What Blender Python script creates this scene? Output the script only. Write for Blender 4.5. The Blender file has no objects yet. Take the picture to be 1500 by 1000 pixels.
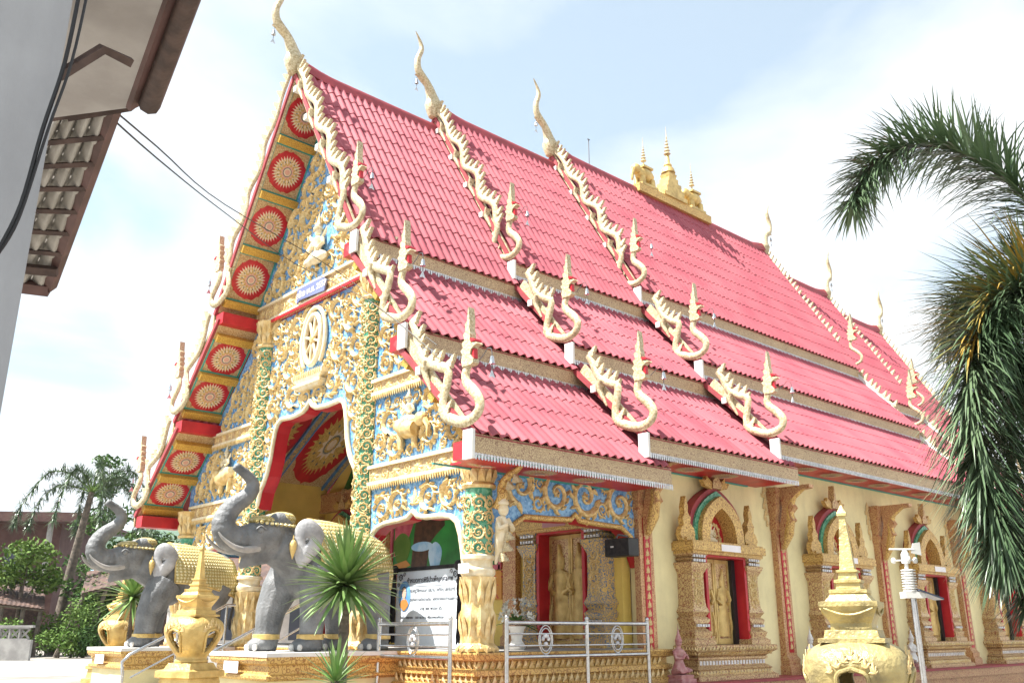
import bpy, math, random
from mathutils import Vector, Matrix
HAZE=.00013; R=math.radians; rnd=random.Random(7)
sc=bpy.context.scene
# ---------------- camera ----------------
CAM=Vector((-7.741,-9.169,1.2)); PITCH=17.67; HEAD=47.8; FPX=1331.0
cam=bpy.data.cameras.new('camera'); camo=bpy.data.objects.new('camera',cam); sc.collection.objects.link(camo)
camo.location=CAM; camo.rotation_euler=(R(90+PITCH),0,R(HEAD-90)); cam.sensor_width=36; cam.lens=36*FPX/1500; cam.clip_end=9000; cam.clip_start=.05
sc.camera=camo
# ---------------- sky and sun ----------------
SUN=Vector((-.55,.27,1)).normalized()
w=bpy.data.worlds.new('World'); sc.world=w; w.use_nodes=True; nt=w.node_tree; N=nt.nodes; L=nt.links
bg=N['Background']; bg.inputs[1].default_value=.075
sky=N.new('ShaderNodeTexSky'); sky.sky_type='NISHITA'; sky.sun_disc=False
sky.sun_elevation=math.asin(SUN.z); sky.sun_rotation=math.atan2(SUN.x,SUN.y); sky.air_density=1.0; sky.dust_density=1.2; sky.ozone_density=1.2
tc=N.new('ShaderNodeTexCoord'); sep=N.new('ShaderNodeSeparateXYZ'); L.new(tc.outputs['Generated'],sep.inputs[0])
zz=N.new('ShaderNodeMath'); zz.operation='MAXIMUM'; zz.inputs[1].default_value=.06; L.new(sep.outputs[2],zz.inputs[0])
zc=N.new('ShaderNodeMath'); zc.operation='ADD'; zc.inputs[1].default_value=.12; L.new(zz.outputs[0],zc.inputs[0])
dv=[]
for k in (0,1):
    d=N.new('ShaderNodeMath'); d.operation='DIVIDE'; L.new(sep.outputs[k],d.inputs[0]); L.new(zc.outputs[0],d.inputs[1]); dv.append(d)
cb=N.new('ShaderNodeCombineXYZ'); L.new(dv[0].outputs[0],cb.inputs[0]); L.new(dv[1].outputs[0],cb.inputs[1])
nz=N.new('ShaderNodeTexNoise'); nz.inputs['Scale'].default_value=1.1; nz.inputs['Detail'].default_value=7; nz.inputs['Roughness'].default_value=.52; nz.inputs['Distortion'].default_value=.35
mp=N.new('ShaderNodeMapping'); mp.inputs['Location'].default_value=(1.7,.6,0); L.new(cb.outputs[0],mp.inputs[0]); L.new(mp.outputs[0],nz.inputs['Vector'])
cr=N.new('ShaderNodeValToRGB'); cr.color_ramp.elements[0].position=.40; cr.color_ramp.elements[0].color=(.36,.36,.36,1); cr.color_ramp.elements[1].position=.60; 
hzn=N.new('ShaderNodeMath'); hzn.operation='MULTIPLY_ADD'; hzn.inputs[1].default_value=-.42; hzn.inputs[2].default_value=.20; L.new(zz.outputs[0],hzn.inputs[0])   # thinner cloud overhead, whiter towards the horizon
hza=N.new('ShaderNodeMath'); hza.operation='ADD'; L.new(hzn.outputs[0],hza.inputs[0]); L.new(nz.outputs[0],hza.inputs[1]); L.new(hza.outputs[0],cr.inputs[0])
mxs=N.new('ShaderNodeMix'); mxs.data_type='RGBA'; mxs.inputs[7].default_value=(5.4,5.48,5.55,1); L.new(cr.outputs[0],mxs.inputs[0]); tint=N.new('ShaderNodeVectorMath'); tint.operation='MULTIPLY'; tint.inputs[1].default_value=(.84,1.14,1.04); L.new(sky.outputs[0],tint.inputs[0]); L.new(tint.outputs[0],mxs.inputs[6]); L.new(mxs.outputs[2],bg.inputs[0])
sun=bpy.data.lights.new('sun','SUN'); sun.energy=5.0; sun.angle=R(.55); sun.color=(1,.96,.9); suno=bpy.data.objects.new('sun',sun); sc.collection.objects.link(suno)
suno.rotation_euler=SUN.to_track_quat('Z','Y').to_euler(); suno.location=(-10,5,30)
sc.view_settings.view_transform='Standard'; sc.view_settings.look='None'; sc.view_settings.gamma=1; sc.view_settings.use_curve_mapping=False
sc.view_settings.exposure=1.6
sc.cycles.max_bounces=6; sc.cycles.diffuse_bounces=4; sc.cycles.use_denoising=True
# ---------------- pixel -> place ----------------
_q=camo.rotation_euler.to_matrix(); _r,_u,_f=_q@Vector((1,0,0)),_q@Vector((0,1,0)),_q@Vector((0,0,-1))
def ray(px,py): return _f+_r*((px-750)/FPX)-_u*((py-500)/FPX)
def at(px,py,axis,val):
    d=ray(px,py); return CAM+d*((val-CAM[axis])/d[axis])
def dep(px,py,dist):
    d=ray(px,py); return CAM+d*(dist/math.hypot(d.x,d.y))
def psize(p,r):
    v=p-CAM; z=v.dot(_f); return r*FPX/z if z>.1 else 0
# ---------------- materials ----------------
MATS={}
def mat(name,c1,c2=None,scale=6,rough=.6,metal=0,bump=0,bscale=30,kind='noise',c3=None,pos=(.4,.6),rand=0,spec=.5,trans=0,world=False,stretch=0):
    m=bpy.data.materials.new(name); m.use_nodes=True; nt=m.node_tree; n=nt.nodes; l=nt.links; b=n['Principled BSDF']
    b.inputs['Roughness'].default_value=rough; b.inputs['Metallic'].default_value=metal; b.inputs['Specular IOR Level'].default_value=spec
    if trans: b.inputs['Transmission Weight'].default_value=trans
    c2=c2 or c1; t=n.new('ShaderNodeTexCoord'); co=t.outputs['Object']
    if world: co=n.new('ShaderNodeNewGeometry').outputs['Position']
    if stretch:
        mpp=n.new('ShaderNodeMapping'); mpp.inputs['Scale'].default_value=(1,1,stretch); l.new(co,mpp.inputs[0]); co=mpp.outputs[0]
    mx=n.new('ShaderNodeMix'); mx.data_type='RGBA'; mx.inputs[6].default_value=(*c1,1); mx.inputs[7].default_value=(*c2,1)
    ramp=n.new('ShaderNodeValToRGB'); ramp.color_ramp.elements[0].position=pos[0]; ramp.color_ramp.elements[1].position=pos[1]; l.new(ramp.outputs[0],mx.inputs[0])
    if kind=='noise':
        x=n.new('ShaderNodeTexNoise'); x.inputs['Scale'].default_value=scale; x.inputs['Detail'].default_value=6; l.new(co,x.inputs['Vector']); l.new(x.outputs[0],ramp.inputs[0])
    elif kind=='mosaic':
        x=n.new('ShaderNodeTexVoronoi'); x.inputs['Scale'].default_value=scale; l.new(co,x.inputs['Vector'])
        s=n.new('ShaderNodeSeparateColor'); l.new(x.outputs['Color'],s.inputs[0]); l.new(s.outputs[0],ramp.inputs[0])
    elif kind=='filigree':
        y=n.new('ShaderNodeTexNoise'); y.inputs['Scale'].default_value=scale*.5; l.new(co,y.inputs['Vector'])
        ad=n.new('ShaderNodeMix'); ad.data_type='VECTOR'; ad.inputs[0].default_value=.12; l.new(co,ad.inputs[4]); l.new(y.outputs['Color'],ad.inputs[5])
        x=n.new('ShaderNodeTexVoronoi'); x.feature='DISTANCE_TO_EDGE'; x.inputs['Scale'].default_value=scale; l.new(ad.outputs[1],x.inputs['Vector']); l.new(x.outputs['Distance'],ramp.inputs[0])
    elif kind=='curl':
        x=n.new('ShaderNodeTexVoronoi'); x.inputs['Scale'].default_value=scale; l.new(co,x.inputs['Vector'])
        q=n.new('ShaderNodeMath'); q.operation='MULTIPLY'; q.inputs[1].default_value=15; l.new(x.outputs['Distance'],q.inputs[0])
        q2=n.new('ShaderNodeMath'); q2.operation='SINE'; l.new(q.outputs[0],q2.inputs[0])
        q3=n.new('ShaderNodeMath'); q3.operation='MULTIPLY_ADD'; q3.inputs[1].default_value=.5; q3.inputs[2].default_value=.5; l.new(q2.outputs[0],q3.inputs[0]); l.new(q3.outputs[0],ramp.inputs[0])
    elif kind=='lattice':
        x=n.new('ShaderNodeTexMagic'); x.turbulence_depth=2; x.inputs['Scale'].default_value=scale; x.inputs['Distortion'].default_value=1.6; l.new(co,x.inputs['Vector']); l.new(x.outputs['Fac'],ramp.inputs[0])
    elif kind=='net':
        s=n.new('ShaderNodeSeparateXYZ'); l.new(co,s.inputs[0])
        def op(o,a,bv):
            q=n.new('ShaderNodeMath'); q.operation=o
            for i,v in ((0,a),(1,bv)):
                if isinstance(v,(int,float)): q.inputs[i].default_value=v
                elif v is not None: l.new(v,q.inputs[i])
            return q.outputs[0]
        hx=op('ADD',s.outputs[0],s.outputs[1]); a=op('SINE',op('MULTIPLY',op('ADD',hx,s.outputs[2]),scale),None); c=op('SINE',op('MULTIPLY',op('SUBTRACT',hx,s.outputs[2]),scale),None)
        v=op('ADD',op('MULTIPLY',op('MULTIPLY',a,c),.5),.5); l.new(v,ramp.inputs[0]); x=None
    out=mx.outputs[2]
    # wear: slow variation over everything
    wn=n.new('ShaderNodeTexNoise'); wn.inputs['Scale'].default_value=1.3; wn.inputs['Detail'].default_value=8; wn.inputs['Roughness'].default_value=.65; g=n.new('ShaderNodeNewGeometry'); l.new(g.outputs['Position'],wn.inputs['Vector'])
    wr=n.new('ShaderNodeMapRange'); wr.inputs[1].default_value=.3; wr.inputs[2].default_value=.75; wr.inputs[3].default_value=.82; wr.inputs[4].default_value=1.1; l.new(wn.outputs[0],wr.inputs[0])
    fac=wr.outputs[0]
    if rand:
        oi=n.new('ShaderNodeObjectInfo'); r2=n.new('ShaderNodeMapRange'); r2.inputs[3].default_value=1-rand; r2.inputs[4].default_value=1+rand; l.new(oi.outputs['Random'],r2.inputs[0])
        mm=n.new('ShaderNodeMath'); mm.operation='MULTIPLY'; l.new(fac,mm.inputs[0]); l.new(r2.outputs[0],mm.inputs[1]); fac=mm.outputs[0]
    sc_=n.new('ShaderNodeVectorMath'); sc_.operation='SCALE'; l.new(out,sc_.inputs[0]); l.new(fac,sc_.inputs['Scale']); l.new(sc_.outputs[0],b.inputs['Base Color'])
    if bump:
        bp=n.new('ShaderNodeBump'); bp.inputs['Strength'].default_value=bump; bp.inputs['Distance'].default_value=.02
        if kind in('noise','lattice'):
            z=n.new('ShaderNodeTexNoise'); z.inputs['Scale'].default_value=bscale; z.inputs['Detail'].default_value=4; l.new(co,z.inputs['Vector']); l.new(z.outputs[0],bp.inputs['Height'])
        else: l.new(ramp.outputs[0],bp.inputs['Height'])
        l.new(bp.outputs[0],b.inputs['Normal'])
    MATS[name]=m; return m
mat('gold',(.80,.63,.33),(.64,.44,.17),scale=9,rough=.42,metal=.25,bump=.35,bscale=45)
mat('gold_bright',(.72,.53,.20),(.40,.25,.07),scale=7,rough=.4,metal=.3,bump=.5,bscale=34,pos=(.38,.78))
mat('gold_old',(.56,.45,.19),(.20,.16,.08),scale=6,rough=.45,metal=.3,bump=.6,bscale=34,pos=(.40,.74))
mat('cream_gold',(.66,.57,.38),(.38,.29,.15),scale=42,rough=.5,metal=.05,kind='mosaic',bump=.6,pos=(.1,1.0))
mat('cream',(.78,.70,.52),(.7,.58,.36),scale=12,rough=.55,bump=.2)
mat('blue_glass',(.085,.26,.56),(.27,.52,.81),scale=26,rough=.22,kind='mosaic',bump=.35,pos=(.2,.95))
mat('green_glass',(.04,.25,.14),(.16,.42,.28),scale=26,rough=.22,kind='mosaic',bump=.3,pos=(.2,.9))
mat('tile_red',(.43,.115,.135),(.27,.058,.078),scale=1.3,rough=.6,spec=.25,bump=.12,bscale=60,rand=.15,world=True,pos=(.32,.70))
mat('tile_grey',(.42,.40,.37),(.32,.30,.27),scale=5,rough=.8,bump=.2)
mat('red',(.55,.02,.03),(.42,.01,.02),scale=3,rough=.4)
mat('red_dull',(.36,.05,.06),(.28,.04,.05),scale=5,rough=.6)
mat('teal',(.05,.33,.30),rough=.5)
mat('blue_paint',(.10,.27,.55),(.07,.2,.45),rough=.5)
mat('wall_cream',(.82,.735,.42),(.66,.575,.32),scale=3.2,rough=.75,bump=.06,bscale=60,pos=(.50,.86),stretch=.16)
mat('wall_yellow',(.80,.60,.16),(.74,.54,.13),scale=2,rough=.7)
mat('carved',(.66,.49,.24),(.32,.12,.07),scale=17,rough=.42,metal=.15,kind='curl',bump=-.9,pos=(.42,.98))
mat('carved_gold',(.68,.46,.15),(.34,.17,.05),scale=17,rough=.42,metal=.15,kind='curl',bump=-.9,pos=(.42,.98))
mat('carved_orange',(.60,.38,.18),(.36,.11,.06),scale=19,rough=.42,metal=.15,kind='curl',bump=-.9,pos=(.42,.98))
mat('carved_blue',(.64,.43,.14),(.06,.15,.30),scale=17,rough=.42,metal=.15,kind='curl',bump=-.9,pos=(.42,.98))
mat('silver',(.70,.70,.72),(.5,.5,.53),scale=40,rough=.35,metal=.3,kind='mosaic',bump=.3)
mat('fascia',(.56,.43,.25),(.26,.15,.09),scale=27,rough=.55,kind='curl',bump=-.6,pos=(.35,1.0))
mat('beam_gold',(.66,.42,.08),(.42,.22,.03),scale=60,rough=.5,metal=.15,bump=.4,bscale=90)
mat('panel_tan',(.62,.47,.27),(.42,.24,.10),scale=45,rough=.6,bump=.2,pos=(.42,.58))
mat('petal_white',(.82,.70,.56),(.75,.58,.42),scale=20,rough=.6)
mat('petal_gold',(.70,.48,.16),(.5,.3,.08),scale=25,rough=.5)
mat('petal_pink',(.72,.40,.32),rough=.6)
mat('dark_bead',(.06,.12,.14),rough=.3)
mat('white_paint',(.78,.77,.74),(.70,.69,.66),scale=4,rough=.6)
mat('white_plate',(.80,.76,.78),rough=.4)
mat('pink_plate',(.50,.22,.26),rough=.4)
mat('plaque_blue',(.16,.19,.36),rough=.4)
mat('elephant_grey',(.10,.105,.11),(.23,.235,.24),scale=5,rough=.6,bump=.7,bscale=30,pos=(.3,.72))
mat('ear_grey',(.48,.48,.49),(.28,.28,.29),scale=5,rough=.6,bump=.3)
mat('nail',(.66,.64,.60),rough=.5)
mat('ivory',(.42,.40,.38),(.3,.29,.28),rough=.5)
mat('blanket',(.76,.66,.36),(.46,.36,.12),scale=58,rough=.5,metal=.12,kind='net',bump=1,pos=(.3,.6))
mat('steel',(.62,.62,.63),(.5,.5,.5),scale=20,rough=.22,metal=.95)
mat('iron',(.16,.16,.17),rough=.5,metal=.6)
mat('black',(.012,.012,.014),(.02,.02,.02),rough=.5)
mat('black_cloth',(.012,.011,.014),(.03,.028,.03),scale=12,rough=.9,bump=.3)
mat('ink',(.06,.06,.07),rough=.7)
mat('board',(.70,.77,.84),(.74,.80,.86),scale=1.5,rough=.35)
mat('portrait_blue',(.10,.30,.66),(.20,.45,.8),scale=3,rough=.4)
mat('robe',(.50,.22,.05),rough=.6); mat('skin',(.62,.44,.34),rough=.55); mat('hair',(.05,.04,.04),rough=.7)
mat('mural_green',(.01,.10,.025),(.03,.26,.05),scale=2.2,rough=.35,pos=(.3,.7))
mat('mural_brown',(.035,.016,.01),(.08,.035,.02),scale=8,rough=.4)
mat('mural_pink',(.55,.12,.16),(.40,.05,.09),scale=6,rough=.4)
mat('mural_sky',(.22,.42,.62),(.42,.58,.72),scale=4,rough=.4)
mat('mural_band',(.62,.26,.03),(.50,.03,.04),scale=9,rough=.5,kind='filigree',pos=(.25,.1))
mat('pink_stone',(.42,.16,.17),(.52,.28,.26),scale=12,rough=.5,bump=.3)
mat('leaf_yucca',(.10,.20,.05),(.20,.30,.10),scale=3,rough=.38,rand=.25)
mat('leaf_palm',(.055,.095,.045),(.11,.16,.085),scale=1.5,rough=.3,rand=.2)
mat('leaf_orange',(.34,.20,.03),(.18,.17,.04),scale=3,rough=.45)
mat('leaf_tree',(.035,.085,.02),(.085,.15,.035),scale=1,rough=.75,spec=.2,rand=.2)
mat('leaf_light',(.09,.17,.03),(.14,.22,.05),scale=1,rough=.75,spec=.2,rand=.2)
mat('bark',(.16,.13,.10),(.09,.075,.06),scale=7,rough=.9,bump=.6)
mat('ground',(.34,.31,.27),(.20,.18,.155),scale=.5,rough=.9,bump=.25,bscale=18)
mat('concrete',(.36,.35,.33),(.26,.25,.24),scale=2,rough=.9,bump=.3)
mat('grey_wall',(.35,.36,.38),(.25,.255,.27),scale=3,rough=.85,bump=.12,bscale=120,pos=(.42,.80),stretch=.2)
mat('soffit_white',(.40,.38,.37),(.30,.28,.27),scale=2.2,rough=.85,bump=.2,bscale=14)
mat('wood_dark',(.05,.03,.025),(.09,.055,.045),scale=9,rough=.7,bump=.3)
mat('verge_brown',(.12,.06,.055),(.07,.035,.03),scale=4,rough=.6)
mat('rust',(.065,.04,.034),(.12,.068,.05),scale=3,rough=.85,bump=.4)
mat('house_brown',(.10,.05,.045),(.13,.07,.06),scale=2,rough=.8)
mat('roof_blue',(.30,.46,.62),(.36,.5,.66),scale=2,rough=.5)
mat('hill',(.045,.09,.035),(.07,.12,.05),scale=.02,rough=1)
mat('flower_white',(.78,.78,.72),rough=.6)
mat('cable',(.01,.01,.011),rough=.6)
mat('solar',(.05,.06,.09),rough=.15)
# ---------------- mesh helpers ----------------
class MB:
    def __init__(s): s.v=[]; s.f=[]; s.m=[]
    def add(s,v,f,m=0):
        o=len(s.v); s.v+= [tuple(p) for p in v]; s.f+=[tuple(i+o for i in q) for q in f]; s.m+=[m]*len(f); return s
    def box(s,x0,x1,y0,y1,z0,z1,m=0):
        return s.add([(x0,y0,z0),(x1,y0,z0),(x1,y1,z0),(x0,y1,z0),(x0,y0,z1),(x1,y0,z1),(x1,y1,z1),(x0,y1,z1)],[(3,2,1,0),(4,5,6,7),(0,1,5,4),(1,2,6,5),(2,3,7,6),(3,0,4,7)],m)
    def loft(s,rings,cap=True,closed=True,m=0):
        n=len(rings[0]); v=[p for r in rings for p in r]; f=[]
        for i in range(len(rings)-1):
            for j in range(n if closed else n-1):
                a=i*n+j; b=i*n+(j+1)%n; f.append((a,b,b+n,a+n))
        if cap and closed: f.append(tuple(range(n-1,-1,-1))); f.append(tuple(range((len(rings)-1)*n,len(rings)*n)))
        return s.add(v,f,m)
    def stack(s,cx,cy,prof,m=0): # rectangular plan
        return s.loft([[(cx-a,cy-b,z),(cx+a,cy-b,z),(cx+a,cy+b,z),(cx-a,cy+b,z)] for z,a,b in prof],m=m)
    def lathe(s,cx,cy,prof,n=16,lobe=0,nl=8,m=0,sq=0):
        def rr(r,k):
            a=2*math.pi*k/n; q=r*(1+lobe*abs(math.cos(nl*a/2))-lobe*.5)
            if sq: q/= (abs(math.cos(a))**sq+abs(math.sin(a))**sq)**(1/sq)
            return (cx+q*math.cos(a),cy+q*math.sin(a))
        return s.loft([[(*rr(r,k),z) for k in range(n)] for r,z in prof],m=m)
    def tube(s,path,rad,n=8,flat=1,up=None,m=0):
        P=[Vector(p) for p in path]; rings=[]
        if not hasattr(rad,'__len__'): rad=[rad]*len(P)
        T_=[(P[min(i+1,len(P)-1)]-P[max(i-1,0)]).normalized() for i in range(len(P))]
        if not up: up=(0,0,1) if max(abs(t.z) for t in T_)<.9 else ((.12,.99,.05) if sum(abs(t.y) for t in T_)<sum(abs(t.x) for t in T_)+1e-6 else (.99,.12,.05))
        for i,p in enumerate(P):
            t=T_[i]; u=Vector(up)
            a=t.cross(u)
            if a.length<1e-4: a=t.cross(Vector((0,1,.3)))
            a.normalize(); b=a.cross(t)
            rings.append([p+(a*math.cos(2*math.pi*k/n)*flat+b*math.sin(2*math.pi*k/n))*rad[i] for k in range(n)])
        return s.loft(rings,m=m)
    def ext(s,pts,mapf,t0,t1,m=0): # extruded outline
        n=len(pts); v=[mapf(a,b,t0) for a,b in pts]+[mapf(a,b,t1) for a,b in pts]
        return s.add(v,[tuple(range(n)),tuple(range(2*n-1,n-1,-1))]+[(i,(i+1)%n,n+(i+1)%n,n+i) for i in range(n)],m)
    def ell(s,c,r,n=10,k=6,m=0):
        c=Vector(c); rg=[]
        for i in range(1,k):
            a=math.pi*i/k; rg.append([(c.x+r[0]*math.sin(a)*math.cos(2*math.pi*j/n),c.y+r[1]*math.sin(a)*math.sin(2*math.pi*j/n),c.z-r[2]*math.cos(a)) for j in range(n)])
        return s.loft(rg,m=m)
    def mesh(s,name,mats,smooth=None):
        me=bpy.data.meshes.new(name); me.from_pydata(s.v,[],s.f)
        for q in (mats if isinstance(mats,(list,tuple)) else [mats]): me.materials.append(MATS[q])
        me.polygons.foreach_set('material_index',s.m)
        if smooth is not None:
            me.polygons.foreach_set('use_smooth',[True]*len(s.f))
            me.update()
            try: me.set_sharp_from_angle(angle=R(smooth))
            except Exception: pass
        me.validate(); return me
    def build(s,name,mats,parent=None,smooth=None,loc=None): return ob(name,s.mesh(name,mats,smooth),parent,loc)
def fixn(o):
    import bmesh
    b=bmesh.new(); b.from_mesh(o.data); bmesh.ops.recalc_face_normals(b,faces=b.faces); b.to_mesh(o.data); b.free(); return o
def ob(name,me,parent=None,loc=None,mtx=None):
    o=bpy.data.objects.new(name,me); sc.collection.objects.link(o)
    if parent: o.parent=parent
    if loc: o.location=loc
    if mtx is not None: o.matrix_local=mtx
    return o
def tag(o,label,cat,group=None):
    o['label']=label; o['category']=cat
    if group: o['group']=group
    return o
def thing(name,label,cat,loc=(0,0,0),rz=0,group=None):
    o=bpy.data.objects.new(name,None); sc.collection.objects.link(o); o.location=loc; o.rotation_euler=(0,0,rz); o.empty_display_size=.2
    return tag(o,label,cat,group)
def struct(o): o['kind']='structure'; return o
def copy_tree(o,parent=None,loc=None):
    c=o.copy(); sc.collection.objects.link(c)
    if parent: c.parent=parent
    if loc is not None: c.location=loc
    for ch in o.children: copy_tree(ch,c)
    return c
FX=lambda y,z,t:(t,y,z)      # outline in a cross plane (X const)
FY=lambda x,z,t:(x,t,z)      # outline in a long plane (Y const)
FACE_F=Matrix(((0,0,-1,0),(-1,0,0,0),(0,1,0,0),(0,0,0,1)))   # local xy -> facade, z out
FACE_S=Matrix(((1,0,0,0),(0,0,-1,0),(0,1,0,0),(0,0,0,1)))    # local xy -> long side, z out
class Pieces: # the largest 300 become parts, the rest one mass
    def __init__(s,name): s.name=name; s.l=[]
    def put(s,me,M,parent,r): s.l.append((psize(M.translation,r),me,M,parent))
    def done(s,mass,parent,lim=300):
        s.l.sort(key=lambda q:-q[0])
        for q in s.l[:lim]: ob(s.name,q[1],q[3],mtx=q[2])
        rest=s.l[lim:]
        if rest:
            v=[];f=[]
            mats=[]; mi=[]
            for _,me,M,_p in rest:
                o=len(v); flip=M.to_3x3().determinant()<0; v+=[tuple(M@x.co) for x in me.vertices]
                for p in me.polygons:
                    ix=[i+o for i in p.vertices]; f.append(ix[::-1] if flip else ix)
                    mt=me.materials[p.material_index]
                    if mt not in mats: mats.append(mt)
                    mi.append(mats.index(mt))
            me=bpy.data.meshes.new(mass); me.from_pydata(v,[],f)
            for q in mats: me.materials.append(q)
            me.polygons.foreach_set('material_index',mi)
            o=ob(mass,me,parent); o['kind']='stuff'
# ---------------- setting: ground and hills ----------------
g=MB(); n_=40
g.add([(-4000,-4000,0),(4000,-4000,0),(4000,4000,0),(-4000,4000,0)],[(0,1,2,3)])
struct(g.build('ground','ground'))
def hills(name,x,y,wd,ht,seed):
    r=random.Random(seed); b=MB(); n=60; k=14; ph=[(r.uniform(1,9),r.uniform(0,6.3),r.uniform(.05,.3)) for _ in range(9)]
    rows=[]
    for j in range(k):
        row=[]
        for i in range(n):
            u=i/(n-1); v=j/(k-1); h=ht*math.sin(math.pi*u)**.5*math.sin(math.pi*min(1,v*.9+.05))*(.75+.25*sum(a*math.sin(fq*6.28*u+p+v*3) for fq,p,a in ph))
            row.append(((u-.5)*wd,(v-.5)*wd*.25,max(-4,h)+r.uniform(-4,4)))
        rows.append(row)
    b.loft(rows,cap=False,closed=False); o=b.build(name,'hill',smooth=80); o.location=(x,y,-3); o.rotation_euler=(0,0,R(-20)); struct(o)
_d=dep(150,900,2100); hills('hills',_d.x,_d.y,2600,345,3)
# ---------------- ornament library ----------------
def ridge(b,path,wid,hgt,z0=0,m=0): # raised half-round strip lying in local xy
    n=len(path); rings=[]
    for i in range(n):
        a=Vector(path[max(0,i-1)]); c=Vector(path[min(n-1,i+1)]); t=(c-a).normalized(); nn=Vector((-t.y,t.x)); p=Vector(path[i]); wv=wid[i]; h=hgt[i]
        q=[]
        for s,hh in ((-1,z0),(-.7,z0+h*.7),(-.1,z0+h),(.55,z0+h*.62),(1,z0)): q.append((p.x+nn.x*wv*s,p.y+nn.y*wv*s,hh))
        rings.append(q)
    b.loft(rings,cap=False,closed=False,m=m)
def flame(b,x,y,ang,ln,wd,h,bend=.35,m=0):
    p=[];w_=[];hh=[]
    for i in range(6):
        t=i/5; a=ang+bend*t*1.6; x+= math.cos(a)*ln/5 if i else 0; y+= math.sin(a)*ln/5 if i else 0
        p.append((x,y)); w_.append(wd*max(.04,math.sin(math.pi*(.22+.78*t)))); hh.append(h*(1-.6*t))
    ridge(b,p,w_,hh,m=m)
def scroll_mesh(seed):
    r=random.Random(seed); b=MB(); T=r.uniform(1.25,1.7); n=18; p=[];wd=[];h=[]
    for i in range(n):
        t=i/(n-1); a=T*2*math.pi*t; q=.74*(1-t)**.8+.10; p.append((q*math.cos(a),q*math.sin(a))); wd.append(.115*(1-t)+.055); h.append(.24*(1-t*.4))
    ridge(b,p,wd,h)
    k=r.randint(9,12)
    for i in range(k):
        t=(i+.4)/k*.62; a=T*2*math.pi*t; q=.74*(1-t)**.8+.10+.05
        flame(b,q*math.cos(a),q*math.sin(a),a+r.uniform(.5,.95),r.uniform(.3,.48),r.uniform(.08,.12),.26,r.choice((.5,.7,-.3)))
    flame(b,.78,-.05,-1.6+r.uniform(-.3,.3),.55,.13,.2,.5)
    for i in range(5):
        a=i*1.257; flame(b,.04*math.cos(a),.04*math.sin(a),a,.17,.07,.24,.2)
    return b.mesh('scroll_ornament','gold',smooth=24)
SCROLL=[scroll_mesh(i) for i in range(6)]
def leaf_mesh(seed):
    r=random.Random(seed); b=MB()
    for a,l in ((1.57,1.0),(.9,.7),(2.24,.7),(.3,.5),(2.84,.5)): flame(b,0,-.45,a,l*1.25,.2*l+.05,.24,r.choice((-.25,.25))*(0 if a==1.57 else 1))
    return b.mesh('leaf_ornament','gold',smooth=50)
LEAF=[leaf_mesh(i) for i in range(3)]
def boss():
    b=MB()
    for i in range(8): flame(b,.12*math.cos(i*.785),.12*math.sin(i*.785),i*.785,.8,.24,.3,.0)
    b.ell((0,0,.15),(.26,.26,.26)); return b.mesh('flower_boss','gold',smooth=50)
BOSS=boss()
def inside(p,poly):
    x,y=p; c=False; n=len(poly)
    for i in range(n):
        x1,y1=poly[i]; x2,y2=poly[(i+1)%n]
        if (y1>y)!=(y2>y) and x<(x2-x1)*(y-y1)/(y2-y1)+x1: c=not c
    return c
def edist(p,poly):
    d=9; P=Vector(p)
    for i in range(len(poly)):
        a=Vector(poly[i]); b=Vector(poly[(i+1)%len(poly)]); t=max(0,min(1,(P-a).dot(b-a)/max(1e-9,(b-a).length_squared))); d=min(d,(P-a-(b-a)*t).length)
    return d
def pack(poly,radii,seed,avoid=(),tries=900):
    r=random.Random(seed); xs=[p[0] for p in poly]; ys=[p[1] for p in poly]; out=list(avoid); k=len(out)
    for q in radii:
        for _ in range(tries):
            p=(r.uniform(min(xs),max(xs)),r.uniform(min(ys),max(ys)))
            if all((p[0]-o[0])**2+(p[1]-o[1])**2>(.87*(q+o[2]))**2 for o in out) and inside(p,poly) and edist(p,poly)>q*.78: out.append((*p,q))
    return out[k:]
ORN=Pieces('scroll_ornament'); 
def place(face,pos,r,ang,mir,parent,me,depth=1.0):
    M=Matrix.Translation(pos)@face@Matrix.Rotation(ang,4,'Z')@Matrix.Diagonal((r*(-1 if mir else 1),r,r*depth,1)); ORN.put(me,M,parent,r)
# ================= TEMPLE =================
YC=4.55
temple=thing('temple','red-roofed Buddhist temple with gilded gable, blue mosaic and cream walls','temple',(0,0,0))
T=temple
def mir(pts): return [(2*YC-y,z) for y,z in pts][::-1]
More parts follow.
